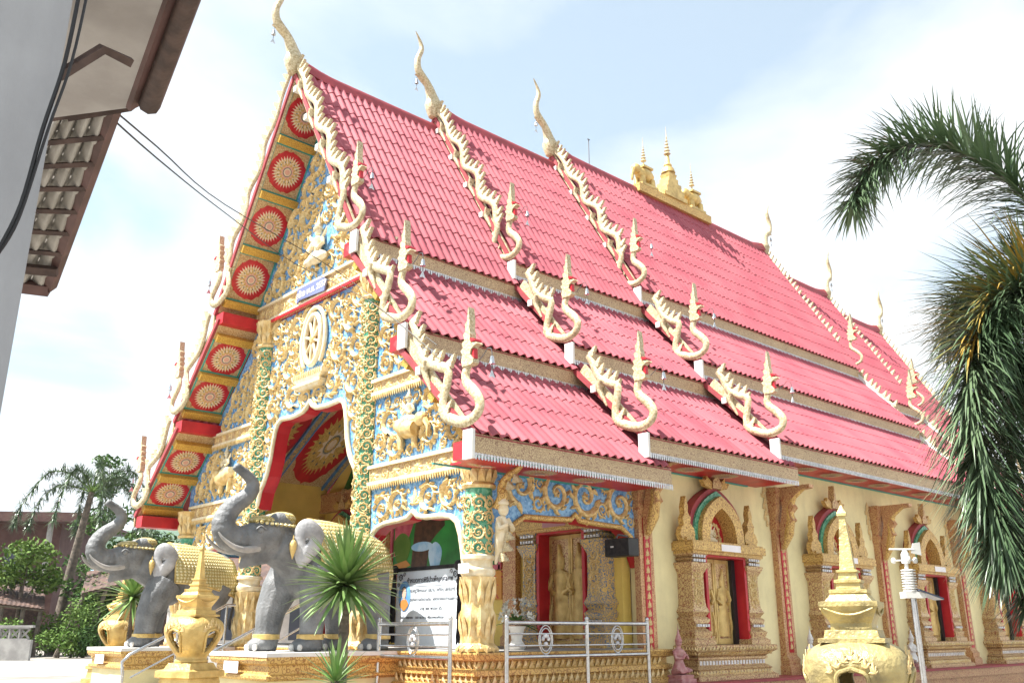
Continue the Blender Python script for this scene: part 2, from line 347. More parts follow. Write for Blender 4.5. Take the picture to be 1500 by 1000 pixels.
# --- plinth ---
b=MB()
b.box(-.62,21.2,-.62,9.72,0,.10); b.box(-.55,21.1,-.55,9.65,.10,.30); b.box(-.60,21.15,-.60,9.70,.30,.455)
plinth=b.build('plinth','carved_orange',T)
b=MB(); b.box(-.66,21.2,-.66,9.76,.455,.49); b.build('plinth_ledge','red_dull',T)
def mould(b,x0,x1,y0,y1,prof,m=0):
    b.loft([[(x0-d,y0-d,z),(x1+d,y0-d,z),(x1+d,y1+d,z),(x0-d,y1+d,z)] for z,d in prof],m=m)
b=MB(); mould(b,0,3.35,-.02,9.12,[(.488,.26),(.56,.26),(.58,.20),(.66,.16),(.68,.21),(.74,.21),(.76,.15),(.84,.15),(.86,.22),(.93,.25),(.95,.25)])
b.build('porch_base','carved_gold',T)
for k in range(2):   # rows of lotus-petal reliefs
    b=MB(); zc=(.62,.80)[k]; dd=(.215,.165)[k]
    for i in range(32):
        x=-.2+i*.112; b.add([(x,-.02-dd,zc-.05),(x+.10,-.02-dd,zc-.05),(x+.05,-.05-dd,zc),(x+.05,-.03-dd,zc+.07)],[(0,1,2),(1,3,2),(3,0,2)])
    for i in range(82):
        y=-.2+i*.112; b.add([(-dd,y,zc-.05),(-dd,y+.10,zc-.05),(-dd-.03,y+.05,zc),(-dd-.01,y+.05,zc+.07)],[(0,2,1),(1,2,3),(3,2,0)])
    b.build('petal_row','gold',T)['kind']='stuff'
# steps up to the porch
for i in range(5):
    b=MB(); b.box(-.62-.3*(5-i),-.62-.3*(4-i)+.02,3.1,6.0,0,.16*(i+1)); b.build('step','concrete',T)
b=MB(); b.box(-.1,3.4,-.1,9.2,.951,.965); b.build('porch_floor','concrete',T)
# --- side and rear walls ---
b=MB(); b.box(3.2,20.6,0,.2,.49,4.3); b.build('side_wall','wall_cream',T)
b=MB(); b.box(3.2,20.6,8.9,9.1,.49,4.3); b.build('side_wall','wall_cream',T)
b=MB(); b.box(20.4,20.6,.2,8.9,.49,4.0); b.build('rear_wall','wall_cream',T)
XB=3.0
bw=[(.2,.96),(.2,4.1),(1.0,4.75),(1.2,5.2),(2.2,6.2),(2.3,7.0),(2*YC-2.3,7.0),(2*YC-2.2,6.2),(2*YC-1.2,5.2),(2*YC-1.0,4.75),(8.9,4.1),(8.9,.96)]
b=MB(); b.ext(bw,FX,XB,XB+.18); fixn(b.build('porch_back_wall','wall_yellow',T))
# --- roofs ---
TIERS=[((4.55,11.35),(2.0,7.10)),((2.22,6.97),(.60,5.22)),((.82,5.08),(-.87,3.50))]
SEG=[(-.85,2.62,0,'f'),(2.45,6.15,.42,'f'),(5.95,15.0,.82,'m'),(14.9,18.5,.24,'r'),(18.4,21.9,-.22,'r')]
TW,TL=.165,.50
def tile_mesh():
    b=MB(); n=8; rows=[]
    for (v,lift) in ((0,.013),(TL+.03,.0)):
        row=[]
        for i in range(n+1):
            u=i/n; hgt=.025*(1-math.cos(2*math.pi*u))
            row.append(((u-.5)*TW*1.03,v,hgt+lift))
        rows.append(row)
    b.loft(rows,cap=False,closed=False)
    f=rows[0]; b.loft([f,[(x,y+.006,z-.022) for x,y,z in f]],cap=False,closed=False)
    return b.mesh('roof_tile','tile_red',smooth=40)
TILE=tile_mesh(); TP=Pieces('roof_tile')
def roof(x0,x1,dz,kind,si):
    for ti,((yt,zt),(ye,ze)) in enumerate(TIERS):
        zt+=dz; ze+=dz
        xe=x1+(.35 if (kind=='f' and ti>0) else 0)
        for side in (0,1):
            A=Vector((0,yt,zt)); B=Vector((0,ye,ze))
            if side: A.y=2*YC-A.y; B.y=2*YC-B.y
            s=(A-B); ln=s.length; s.normalize(); nrm=Vector((0,-s.z,s.y)) if not side else Vector((0,s.z,-s.y) ) 
            if nrm.z<0: nrm=-nrm
            # deck
            b=MB(); q=[B-nrm*.03-s*.02,A-nrm*.03,A-nrm*.11,B-nrm*.11-s*.02]
            b.loft([[(x0,p.y,p.z) for p in q],[(xe,p.y,p.z) for p in q]]); deck=fixn(b.build('roof_slope','red_dull',T))
            # fascia: patterned board with toothed silver hem, capped by a pale end plate
            out=-1 if not side else 1; fy=B.y
            b=MB(); b.box(x0+.02,xe-.02,min(fy,fy-out*.05),max(fy,fy-out*.05),ze-.26,ze-.02); b.box(x0+.02,xe-.02,min(fy,fy-out*.035),max(fy,fy-out*.035),ze-.275,ze-.26,1); b.box(x0+.02,xe-.02,min(fy+out*.004,fy-out*.03),max(fy+out*.004,fy-out*.03),ze-.05,ze-.035,2)
            nn=int((xe-x0)/.05)
            if not side:
                for i in range(nn):
                    xx=x0+.03+i*.05; b.add([(xx,fy-.006,ze-.255),(xx+.034,fy-.006,ze-.255),(xx+.034,fy-.006,ze-.325),(xx+.017,fy-.006,ze-.34),(xx,fy-.006,ze-.325)],[(0,4,3,2,1)],1)
            fs=b.build('fascia_board',['fascia','silver','red_dull'],T)
            if kind!='r' and not side:
                b=MB(); b.box(x0-.03,x0+.016,fy-.02,fy+.16,ze-.33,ze+.03); b.build('end_plate','white_paint',T)
            # tiles
            if side and kind!='f': continue
            Mx=Vector((1,0,0)) if not side else Vector((-1,0,0))
            F3=Matrix((Mx,s,nrm)).transposed().to_4x4()
            nr=int(ln/TL)+2; nc=int((xe-x0-.1)/TW)
            for j in range(nr):
                for i in range(nc):
                    x=x0+.1+TW*(i+.5); p=Vector((x,B.y,B.z))+s*(j*TL-.05)
                    if j*TL>ln-.12: continue
                    M=Matrix.Translation(p+nrm*.004*rnd.random())@F3
                    if side: TP.l.append((0,TILE,M,deck))
                    else: TP.put(TILE,M,deck,TW)
    # ridge cap with upswept ends
    zr=11.35+dz; b=MB(); n=14; rings=[]
    for i in range(n+1):
        t=i/n; x=x0+.05+(x1-x0-.1)*t; up=0
        if kind in 'fm': up+=.16*max(0,1-(x-x0)/.9)**2
        if kind in 'rm': up+=.16*max(0,1-(x1-x)/.9)**2
        z=zr+up; rings.append([(x,YC-.13,z-.16),(x,YC-.10,z+.02),(x,YC-.05,z+.09),(x,YC+.05,z+.09),(x,YC+.10,z+.02),(x,YC+.13,z-.16)])
    b.loft(rings); b.build('ridge_cap','red_dull',T,smooth=30)
    if kind=='f' or kind=='m':  # plain gable infill behind each upper step
        b=MB(); b.ext([(4.55,11.2+dz),(2.1,7.0+dz),(2.1,6.5+dz),(.75,5.0+dz),(.75,4.6+dz),(.1,4.0+dz),(9.0,4.0+dz),(8.35,4.6+dz),(8.35,5.0+dz),(7.0,6.5+dz),(7.0,7.0+dz)],FX,x0+.75,x0+.85)
        if si>0: b.build('gable_infill','red',T)
for si,(x0,x1,dz,k) in enumerate(SEG): roof(x0,x1,dz,k,si)
TP.done('far_roof_tiles',T)
# --- naga bargeboards ---
def catmull(P,k=4):
    o=[]; 
    for i in range(len(P)-1):
        p0,p1,p2,p3=[Vector(P[max(0,min(len(P)-1,i+j))]) for j in (-1,0,1,2)]
        for q in range(k):
            t=q/k; o.append(.5*((2*p1)+(p2-p0)*t+(2*p0-5*p1+4*p2-p3)*t*t+(3*p1-p0-3*p2+p3)*t**3))
    o.append(Vector(P[-1])); return o
def fin_mesh():
    b=MB(); o=[(-.085,0),(.09,0),(.075,.08),(.045,.13),(.055,.19),(.01,.29),(-.015,.2),(-.045,.15),(-.04,.09),(-.075,.06)]
    b.ext(o,lambda x,y,t:(x,y,t),-.028,.028); return b.mesh('fin','cream_gold')
FIN=fin_mesh()
def head_mesh():  # crest, neck and open jaw of the naga, outline in (outward, up)
    b=MB()
    crest=[(-.10,0),(-.13,.12),(-.10,.24),(-.15,.31),(-.09,.36),(-.12,.46),(-.06,.50),(-.09,.62),(-.03,.66),(-.05,.80),(0,.86),(.015,1.02),(.03,1.13),(.045,1.0),(.06,.86),(.055,.72),(.08,.60),(.07,.48),(.12,.42),(.22,.40),(.25,.36),(.16,.34),(.10,.28),(.085,.2),(.15,.10),(.16,.03),(.10,0)]
    b.ext(crest,lambda x,y,t:(x,t,y),-.05,.05)
    b.ext([(.09,.14),(.16,.11),(.15,.30),(.11,.29)],lambda x,y,t:(x,t,y),-.03,.03,1)
    b.ext([(.10,.43),(.21,.42),(.19,.47),(.11,.50)],lambda x,y,t:(x,t,y),-.06,.06,1)
    return b.mesh('naga_head',['cream_gold','red'])
HEAD_ME=head_mesh()
def bargeboard(x,tier,dz,side,nf,face=-1):
    (yt,zt),(ye,ze)=TIERS[tier]; zt+=dz; ze+=dz
    A=Vector((yt,zt)); B=Vector((ye,ze))
    if tier>0: A=Vector((TIERS[tier-1][1][0]+.02,TIERS[tier-1][1][1]+dz-.12))
    s=(A-B); ln=s.length*(.84 if (tier>0 and x>1 and face<0) else 1); s.normalize(); A=B+s*ln; nr=Vector((-s.y,s.x))
    if nr.y<0: nr=-nr
    pts=[]; nw={0:4,1:1,2:1}[tier]; u=ln
    lo=.95  # below this the tail loop begins
    k=nw*6
    for i in range(k+1):
        t=i/k; uu=ln-(ln-lo)*t; amp=.09 if tier==0 else (.10 if x<1 else .055)
        env=min(1,t*2.2) if tier==0 else 1
        pts.append(B+s*uu+nr*((.10 if face<0 else -.03)-env*amp*(1 if face<0 else .2)*math.cos(2*math.pi*nw*t)*(1 if tier else -1)*(-1)))
    # measured tail: offsets from the eave corner
    tail=[(.61,.36),(.36,.19),(.12,.14),(-.08,.21),(-.12,.35),(.0,.5),(.13,.62),(.16,.74),(.09,.89)]
    for dy,dz_ in tail: pts.append(Vector((ye+dy,ze+dz_-.0)))
    P=catmull(pts,3); n=len(P)
    rad=[.05+.018*min(1,i/(n*.6)) if tier==0 else .06+.012*min(1,i/(n*.5)) for i in range(n)]
    for i in range(n):
        if i>n-12: rad[i]=.076-.0012*(i-(n-12))
    if face>0: rad=[q*.6 for q in rad]
    f=lambda p:(x,p.x if not side else 2*YC-p.x,p.y)
    b=MB(); b.tube([f(p) for p in P],rad,n=8,up=(1,0,0),flat=1)
    # squash depth
    b.v=[(x+(v[0]-x)*.62,v[1],v[2]) for v in b.v]
    o=b.build('naga_bargeboard','cream_gold',T,smooth=60)
    h=P[-1]; sg=-1 if not side else 1
    M=Matrix.Translation((x,(h.x if not side else 2*YC-h.x),h.y-.06))@Matrix(((0,1,0,0),(sg,0,0,0),(0,0,1,0),(0,0,0,1)))@Matrix.Diagonal((.8,1,.68,1))
    ob('naga_head',HEAD_ME,o,mtx=M)
    # hanging hooks of the body and rafter ends seen in the gaps
    m_=int((ln-lo+.55)/.18)
    for i in range(m_):
        t=(i+.5)/m_; j=min(n-2,int(t*(n-22))); p=P[j]; d=(P[j+1]-P[j]); a=math.atan2(d.y,d.x)
        up=Vector((-d.y,d.x)).normalized()
        if up.y<0: up=-up
        q=p+up*(rad[j]*.8); ang=math.atan2(s.y,s.x)
        yl=q.x if not side else 2*YC-q.x
        ax=Vector((0,s.x*sg*-1,s.y)) ; 
        e1=Vector((0,(s.x if not side else -s.x),s.y)); e2=Vector((0,(nr.x if not side else -nr.x),nr.y)); e2=(e2+Vector((0,0,.5))).normalized()
        M=Matrix.Translation((x,yl,q.y))@Matrix((e1,e2,Vector((1,0,0)))).transposed().to_4x4(); ob('fin',FIN,o,mtx=M@Matrix.Diagonal((.75,.6,1,1)))
    # flat board behind the body along the slope
    b=MB(); q=[B+s*.25-nr*.02,A-nr*.0,A-nr*.15,B+s*.25-nr*.15]
    b.ext([((p.x if not side else 2*YC-p.x),p.y) for p in q],FX,x+.055*(-face)-.02,x+.055*(-face)+.02); fixn(b.build('verge_board','cream_gold' if face<0 else 'white_paint',o))
    for i in range({0:4,1:1,2:1}[tier]):
        t=(i+.62)/max(1,nw); uu=ln-(ln-lo)*t*.95; c=B+s*uu-nr*.17; yy=c.x if not side else 2*YC-c.x
        if side or face>0: continue
        b=MB(); b.box(x-.04,x+.3,yy-.05,yy+.05,c.y-.02,c.y+.09); b.build('purlin_end',['white_paint'],o)
        hk=[B+s*uu+nr*.04,B+s*uu-nr*.02-Vector((0,.1)),B+s*(uu-.02)-Vector((.05,.26)),B+s*(uu-.02)-Vector((.11,.38))]
        b=MB(); b.tube([f(p) for p in catmull(hk,3)],[.07-.006*i for i in range(10)],n=7,up=(1,0,0)); b.build('body_hook','cream_gold',o,smooth=60)
    return o
def bell(p,label,hook):
    o=thing('wind_bell',label,'bell',p,0,'wind bells along the roof edges')
    b=MB(); b.lathe(0,0,[(.008,-.05),(.022,-.055),(.03,-.09),(.034,-.13),(.042,-.15),(.036,-.15)],n=10); b.build('bell_cup','steel',o,smooth=50)
    b=MB(); b.tube(([(0,.24,-.05),(0,.16,.0),(0,.08,.07),(0,.02,.05)] if hook else [])+[(0,0,0),(0,0,-.12),(0,0,-.24)],.006,n=5); b.build('hook','iron',o)
    b=MB(); b.ext([(0,-.22),(.05,-.33),(0,-.31),(-.05,-.33)],lambda a,c,t:(a,t,c),-.004,.004); b.build('wind_leaf','steel',o)
tn=('top','middle','lowest')
sn=('front porch','second','main')
for si,(x0,x1,dz,k) in enumerate(SEG):
    if k in 'fm':
        for t in range(3):
            bargeboard(x0,t,dz,0,0)
            if si==0: bargeboard(x0,t,dz,1,0)
            e=TIERS[t][1]; bell((x0,e[0]-.34,e[1]+dz+.92),'small bell hung from naga head at %s eave of %s roof'%(tn[t],sn[si]),1)
        if si==0:
            for t in range(3): e=TIERS[t][1]; bell((x0,2*YC-e[0]+.3,e[1]+dz+.8),'small bell on the far gable edge at %s eave of %s roof'%(tn[t],sn[si]),0)
    if k in 'mr':
        for t in range(3): bargeboard(x1,t,dz,0,0,face=1)
# --- ridge finials (chofa) ---
CH=[(0,11.55),(0,11.75),(-.01,11.9),(-.05,12.05),(-.17,12.29),(-.34,12.43),(-.44,12.59),(-.45,12.81),(-.36,13.08),(-.41,13.27),(-.53,13.46)]
CR=[.07,.16,.17,.12,.085,.095,.075,.065,.055,.035,.008]
def chofa(x,dz,dirx,sc_=1.0):
    P=[Vector((x+dirx*-a*sc_,YC,11.55+dz+(z-11.92)*sc_)) for a,z in CH]; 
    PP=catmull(P,3); RR=[]
    for i in range(len(PP)):
        q=i/3; j=int(q); RR.append((CR[j]+(CR[min(j+1,len(CR)-1)]-CR[j])*(q-j))*sc_)
    b=MB(); b.tube(PP,RR,n=10,up=(0,1,0)); o=b.build('ridge_finial','cream_gold',T,smooth=60)
    b=MB(); p=P[5]; b.ext([(p.x,p.z+.06),(p.x+dirx*.16,p.z-.02),(p.x+dirx*.02,p.z-.08)],FY,YC-.03,YC+.03); fixn(b.build('beak','cream_gold',o))
    b=MB(); b.lathe(x,YC,[(.10,11.2+dz),(.15,11.33+dz),(.19,11.48+dz),(.15,11.58+dz),(.08,11.62+dz)],n=12); b.build('bulb','cream_gold',o,smooth=50)
    return p
for si,(x0,x1,dz,k) in enumerate(SEG):
    if k in 'fm':
        p=chofa(x0-.02,dz,-1); bell((p.x-.12,YC,p.z-.08),'small bell hung from beaked finial on %s roof ridge'%sn[si],0)
    if k in 'mr':
        p=chofa(x1+.02,dz,1); bell((p.x+.12,YC,p.z-.08),['small bell hung from rear finial of main ridge','small bell hung from finial of first rear ridge','small bell hung from finial of last rear ridge'][si-2],0)
# --- ridge shrine: three tiered parasols over elephants and stepped stupa ---
b=MB(); b.box(9.0,12.1,YC-.2,YC+.2,12.1,12.33); b.build('ridge_shrine_base','carved_gold',T)
b=MB(); b.stack(10.5,YC,[(12.33,.48,.24),(12.45,.48,.24),(12.47,.37,.22),(12.64,.37,.22),(12.66,.29,.2),(12.82,.29,.2),(12.84,.2,.17),(12.98,.2,.17),(13.0,.14,.14),(13.12,.17,.16)])
b.lathe(10.5,YC,[(.2,13.18),(.17,13.3),(.1,13.38),(.12,13.42),(.07,13.5),(.05,13.75),(.02,13.8)],n=12); rs=b.build('ridge_stupa','gold_bright',T,smooth=35)
def parasol(x,z,s,par):
    b=MB(); pr=[]
    for i in range(6):
        r=.13*(1-i*.15)*s; zz=z+i*.135*s; pr+=[(r,zz),(r*.75,zz+.05*s),(.018*s,zz+.07*s)]
    pr.append((.004,z+1.15*s)); b.lathe(x,YC,pr,n=12); b.tube([(x,YC,z-.25*s),(x,YC,z+.1)],.02,n=6); b.build('tiered_parasol','cream_gold',par,smooth=40)
parasol(10.5,13.78,.75,rs)
for x in (9.45,11.55):
    b=MB(); b.stack(x,YC,[(12.34,.33,.2),(12.4,.33,.2),(12.42,.3,.18),(12.44,.1,.1)])
    for q in (-.2,.2):
        for yy in (-.1,.1): b.tube([(x+q,YC+yy,12.4),(x+q,YC+yy,12.62)],[.09,.075],n=8)
    b.ell((x,YC,12.74),(.34,.2,.2)); b.ell((x-.33,YC,12.82),(.15,.14,.15)); b.tube([(x-.42,YC,12.8),(x-.5,YC,12.6),(x-.5,YC,12.45)],[.07,.05,.03],n=7); b.stack(x,YC,[(12.9,.2,.16),(12.96,.2,.16)])
    o=b.build('ridge_elephant','gold_bright',T,smooth=50); parasol(x,13.18,.62,o)
b=MB(); b.tube([(7.3,YC,12.2),(7.3,YC,13.0)],.012,n=5); b.box(7.26,7.34,YC-.01,YC+.01,12.98,13.0); b.build('lightning_rod','iron',T)
# --- painted mandalas of soffits and ceilings (flat paint layers) ---
def star(b,n,r1,r2,z,m,rot=0,sx=1):
    pts=[]
    for i in range(2*n):
        a=math.pi*i/n+rot; r=r1 if i%2==0 else r2; pts.append((r*math.cos(a)*sx,r*math.sin(a),z))
    b.add([(0,0,z)]+pts,[(0,i+1,(i+1)%(2*n)+1) for i in range(2*n)],m)
def mandala(name,sx=1):
    b=MB(); r=random.Random(5)
    pts=[]
    for i in range(72):
        a=2*math.pi*i/72; q=.92+(.07*max(0,math.sin(4*a))**6)+(.05 if i%9==0 else 0); pts.append((q*math.cos(a)*sx,q*math.sin(a),.004))
    b.add([(0,0,.004)]+pts,[(0,i+1,(i+1)%72+1) for i in range(72)],0)
    star(b,30,.76,.54,.008,1,0,sx); star(b,30,.64,.48,.012,2,.1,sx); star(b,20,.56,.42,.016,1,0,sx); star(b,16,.48,.34,.020,2,.1,sx); star(b,12,.38,.26,.024,3,0,sx)
    for i in range(12):
        a=i*math.pi/6; c=(.47*math.cos(a)*sx,.47*math.sin(a)); b.add([(c[0]+.05*math.cos(a)*sx,c[1]+.05*math.sin(a),.027),(c[0]-.03*math.sin(a)*sx,c[1]+.03*math.cos(a),.027),(c[0]-.05*math.cos(a)*sx,c[1]-.05*math.sin(a),.027),(c[0]+.03*math.sin(a)*sx,c[1]-.03*math.cos(a),.027)],[(0,1,2,3)],4)
    star(b,40,.24,.20,.028,4,0,sx); star(b,24,.20,.17,.032,1,0,sx); star(b,24,.13,.12,.036,3,0,sx)
    return b.mesh(name,['red','petal_white','petal_gold','petal_pink','dark_bead'])
MAND=mandala('mandala'); FLOWER=mandala('ceiling_flower')
for i_,q_ in enumerate(('red','petal_gold','petal_gold','petal_white','dark_bead')): FLOWER.materials[i_]=MATS[q_]
for ti,((yt,zt),(ye,ze)) in enumerate(TIERS):
    for side in (0,1):
        A=Vector((0,yt,zt)); B=Vector((0,ye,ze))
        if side: A.y=2*YC-A.y; B.y=2*YC-B.y
        s=(A-B).normalized(); ln=(A-B).length; nrm=Vector((0,-s.z,s.y));
        if nrm.z<0: nrm=-nrm
        dn=-nrm; k=(4,2,2)[ti]; top=ln-(.25 if ti==0 else .35); bot=.28; st=(top-bot)/k
        xa,xb=-.80,.02
        b=MB(); q=[B+s*.05+dn*.115,A+dn*.115,A+dn*.125,B+s*.05+dn*.125]; b.loft([[(x,p.y,p.z) for p in q] for x in (xa,xb)]); sf=fixn(b.build('painted_soffit','panel_tan',T))
        for i in range(k):
            c=B+s*(bot+st*(i+.5))+dn*.127; c.x=(xa+xb)/2; rr=min(.42,st*.455); rx=.40
            M=Matrix.Translation(c)@Matrix((Vector((1,0,0)),s if side else -s,dn)).transposed().to_4x4()
            if M.to_3x3().determinant()<0: M=Matrix.Translation(c)@Matrix((Vector((-1,0,0)),s if side else -s,dn)).transposed().to_4x4()
            ob('mandala',MAND,sf,mtx=M@Matrix.Diagonal((rx,rr,1,1)))
            for (u0,u1,x0_,x1_) in ((bot+st*i+.075,bot+st*i+.105,xa,xb),(bot+st*(i+1)-.105,bot+st*(i+1)-.075,xa,xb),(bot+st*i+.105,bot+st*(i+1)-.105,xb-.05,xb-.02),(bot+st*i+.105,bot+st*(i+1)-.105,xa+.01,xa+.04)):
                b=MB(); q=[B+s*u0+dn*.126,B+s*u1+dn*.126,B+s*u1+dn*.134,B+s*u0+dn*.134]; b.loft([[(x,p.y,p.z) for p in q] for x in (x0_,x1_)]); fixn(b.build('teal_border','teal',sf))
        for i in range(k+1):
            u=bot+st*i; b=MB(); q=[B+s*(u-.075)+dn*.12,B+s*(u+.075)+dn*.12,B+s*(u+.075)+dn*.24,B+s*(u-.075)+dn*.24]; b.loft([[(x,p.y,p.z) for p in q] for x in (xa+.02,xb)]); fixn(b.build('purlin','beam_gold',sf))
        # red box at the foot of each tier
        o_=1 if side else -1
        b=MB(); yy=B.y-o_*.12; b.box(-.82,.0,min(yy,yy-o_*.30),max(yy,yy-o_*.30),ze-.30,ze-.08); b.build('eave_box','red',T)
# side eaves underside
for (x0,x1,dz,k) in SEG[:3]:
    zb=TIERS[2][1][1]+dz-.27
    b=MB(); b.box(max(x0,-.55)+.03,x1+(.3 if k=='f' else 0),-.82,-.02,zb,zb+.03,0); b.box(x0+.03,x1,-.82,-.79,zb-.02,zb,1); b.box(x0+.03,x1,-.06,-.021,zb-.02,zb,1); so=b.build('eave_soffit',['red','teal'],T)
    for i in range(int((x1-x0)/.95)):
        M=Matrix.Translation((x0+.6+i*.95,-.42,zb-.002))@Matrix.Rotation(math.pi,4,'X')@Matrix.Diagonal((.36,.30,1,1)); ob('mandala',MAND,so,mtx=M)
# --- front gable ---
half=[(-.15,3.30),(-.15,3.95),(.62,4.70),(.62,4.98),(2.02,6.45),(2.02,6.88),(4.55,11.1)]
b=MB(); arch=[(2.94,3.30),(3.03,3.6),(3.14,3.74),(3.22,3.87),(3.31,4.12),(3.37,4.46),(3.41,4.62),(3.48,4.75),(3.6,4.81),(3.8,4.80),(3.99,4.79),(4.2,4.80),(4.37,4.82),(4.48,4.87),(4.55,4.97)]
b.ext(half+mir(half)[1:]+[(2*YC-y,z) for y,z in arch][:-1]+arch[::-1],FX,0,.22); gable=fixn(b.build('gable_wall','blue_glass',T))
b=MB(); fa=arch+mir(arch)[1:]
b.loft([[(.225,y+(.008 if y<YC else -.008),z-.008) for y,z in fa],[(-.02,y+(.008 if y<YC else -.008),z-.008) for y,z in fa]],cap=False,closed=False); b.build('arch_reveal','red',T)
def band_path(pts,off):  # thick cream trim following an opening
    b=MB(); b.tube([(-.03,y,z) for y,z in pts],off,n=8,up=(1,0,0)); return b
band_path([(y-(.035 if y<YC else -.035 if y>YC else 0),z+.03) for y,z in fa],.045).build('arch_trim','cream',T,smooth=60)
# lower side bays
ab=[(2.5,2.0),(2.49,2.45),(2.42,2.58),(2.3,2.65),(2.1,2.69),(1.75,2.70),(1.55,2.72),(1.43,2.80),(1.31,2.72),(1.1,2.69),(.75,2.68),(.55,2.65),(.42,2.57),(.34,2.4),(.29,2.2),(.25,2.0)]
bays=[]
for sd in (0,1):
    pl=[(.18,3.30),(2.56,3.30)]+ab; f=(lambda p:p) if not sd else (lambda p:(2*YC-p[0],p[1]))
    b=MB(); b.ext([f(p) for p in pl],FX,0,.2); bays.append(fixn(b.build('bay_panel',['blue_glass'],T)))
    b=MB(); q=[f((1.4+(p[0]-1.4)*.993,p[1]-.008)) for p in ab]; b.loft([[(.205,y,z) for y,z in q],[(-.02,y,z) for y,z in q]],cap=False,closed=False); b.build('arch_reveal','red',T)
    b=MB(); b.tube([(-.03,y,z+.03) for y,z in q],.04,n=8,up=(1,0,0)); b.build('arch_trim','cream',T,smooth=60)
    b=MB(); y0,y1=sorted((f((.2,0))[0],f((2.56,0))[0]))
    b.box(.2,.24,y0,y1,2.75,4.4); b.build('bay_inner_face','wall_yellow',T)
# porch side openings (long side, both ends)
sa=[(.34,2.12),(.43,2.32),(.55,2.52),(.76,2.65),(1.22,2.66),(1.66,2.68),(1.75,2.76),(1.84,2.68),(2.28,2.66),(2.74,2.65),(2.95,2.52),(3.07,2.32),(3.16,2.12)]
for yy,t in ((-.02,.16),(9.12,8.94)):
    pl=[(3.16,3.42),(.2,3.42),(.2,2.12)]+sa; b=MB(); b.ext(pl,FY,yy,t); sp=fixn(b.build('side_bay_panel','blue_glass',T)); 
    if yy<0: side_panel=sp
    b=MB(); b.loft([[(1.75+(x-1.75)*.994,yy+(t-yy)*1.03,z-.008) for x,z in sa],[(1.75+(x-1.75)*.994,yy-.01,z-.008) for x,z in sa]],cap=False,closed=False); b.build('arch_reveal','red',T)
    b=MB(); b.tube([(x,yy-.02,z+.03) for x,z in sa],.04,n=8,up=(0,1,0)); b.build('arch_trim','carved_gold',T,smooth=60)
    iy=t+.01 if yy<0 else t-.01
    b=MB(); b.box(.2,3.0,min(iy,iy+(.03 if yy<0 else -.03)),max(iy,iy+(.03 if yy<0 else -.03)),2.78,4.35); b.build('bay_inner_face','wall_yellow',T)
# horizontal carved friezes with petal teeth
def frieze(y0,y1,z0,z1,mname='cream',redline=False,x=-.05):
    b=MB(); b.box(x,.01,y0,y1,z0+.05,z1-.05,0); b.box(x-.05,.01,y0,y1,z1-.05,z1,1); b.box(x-.04,.01,y0,y1,z0,z0+.05,1)
    o=b.build('frieze',['panel_tan','cream'],T)
    b=MB(); n=int((y1-y0)/.055)
    for i in range(n):
        y=y0+(i+.05)*(y1-y0)/n; d=.05; b.add([(x-.045,y,z0),(x-.045,y+d,z0),(x-.03,y+d/2,z0-.09),(x+.0,y,z0),(x+.0,y+d,z0)],[(0,2,1),(3,4,2),(0,3,2),(1,2,4)])
    t=b.build('frieze_teeth','gold',o); t['kind']='stuff'
    if redline:
        b=MB(); b.box(x-.06,.0,y0,y1,z0-.055,z0-.003); b.build('red_moulding','red',o)
    k=max(1,int((y1-y0)/.27))
    for i in range(k):
        y=y0+(i+.5)*(y1-y0)/k; place(FACE_F,(x,y,(z0+z1)/2),(z1-z0)*(.36 if i%2 else .42),rnd.random()*6,i%3==0,o,BOSS if i%2==0 else SCROLL[i%6],.6)
    return o
for sd in (0,1):
    f=(lambda a,c:(a,c)) if not sd else (lambda a,c:(2*YC-c,2*YC-a))
    frieze(*f(.05,2.56),3.30,3.60); frieze(*f(.85,2.56),4.70,4.96)
frieze(2.05,7.05,6.88,7.26,redline=True)
# relief scrolls, mirrored about the centre line
def relief(poly,radii,seed,parent,avoid=(),mirror=True,x=-.005,tries=700):
    r=random.Random(seed)
    for i,(y,z,q) in enumerate(pack(poly,radii,seed,avoid,tries)):
        ang=r.random()*6.28; m=r.random()<.5; me=SCROLL[r.randrange(6)] if q>.07 else LEAF[r.randrange(3)]
        place(FACE_F,(x,y,z),q*1.08,ang,m,parent,me,1.0)
        if mirror: place(FACE_F,(x,2*YC-y,z),q*1.08,math.pi-ang if False else -ang,not m,parent,me,1.0)
relief([(4.53,7.35),(2.35,7.35),(4.53,10.75)],(.28,.21,.155,.11,.08,.055),11,gable,[(4.55,8.0,.42)])
relief([(4.4,5.05),(3.45,4.95),(3.25,4.5),(3.1,3.9),(2.95,3.75),(2.95,6.8),(4.53,6.8)],(.24,.18,.135,.1,.075,.052),12,gable,[(4.55,6.05,.55),(4.55,5.3,.34)])
relief([(2.5,3.66),(.1,3.66),(.1,4.0),(.8,4.62),(2.5,4.62)],(.22,.165,.12,.09,.065,.05),13,gable,[(1.55,4.12,.34)])
relief([(2.5,5.0),(.85,5.0),(2.1,6.3),(2.1,6.8),(2.5,6.8)],(.2,.15,.11,.08,.055),14,gable)
for sd,bay in enumerate(bays):
    pl=[(2.5,3.2),(.25,3.2),(.3,2.5),(.42,2.72),(1.43,2.86),(2.4,2.7),(2.5,2.6)]; r=random.Random(3)
    for (y,z,q) in pack(pl,(.22,.17,.13,.1,.07,.05),21,[(1.43,3.0,.16)]):
        a=r.random()*6.28; yy=y if not sd else 2*YC-y; place(FACE_F,(-.003,yy,z),q*1.1,a,r.random()<.5,bay,SCROLL[r.randrange(6)] if q>.08 else LEAF[0],1.0)
    place(FACE_F,(-.003,1.43 if not sd else 2*YC-1.43,3.02),.2,0,False,bay,LEAF[1],.8)
r=random.Random(8)
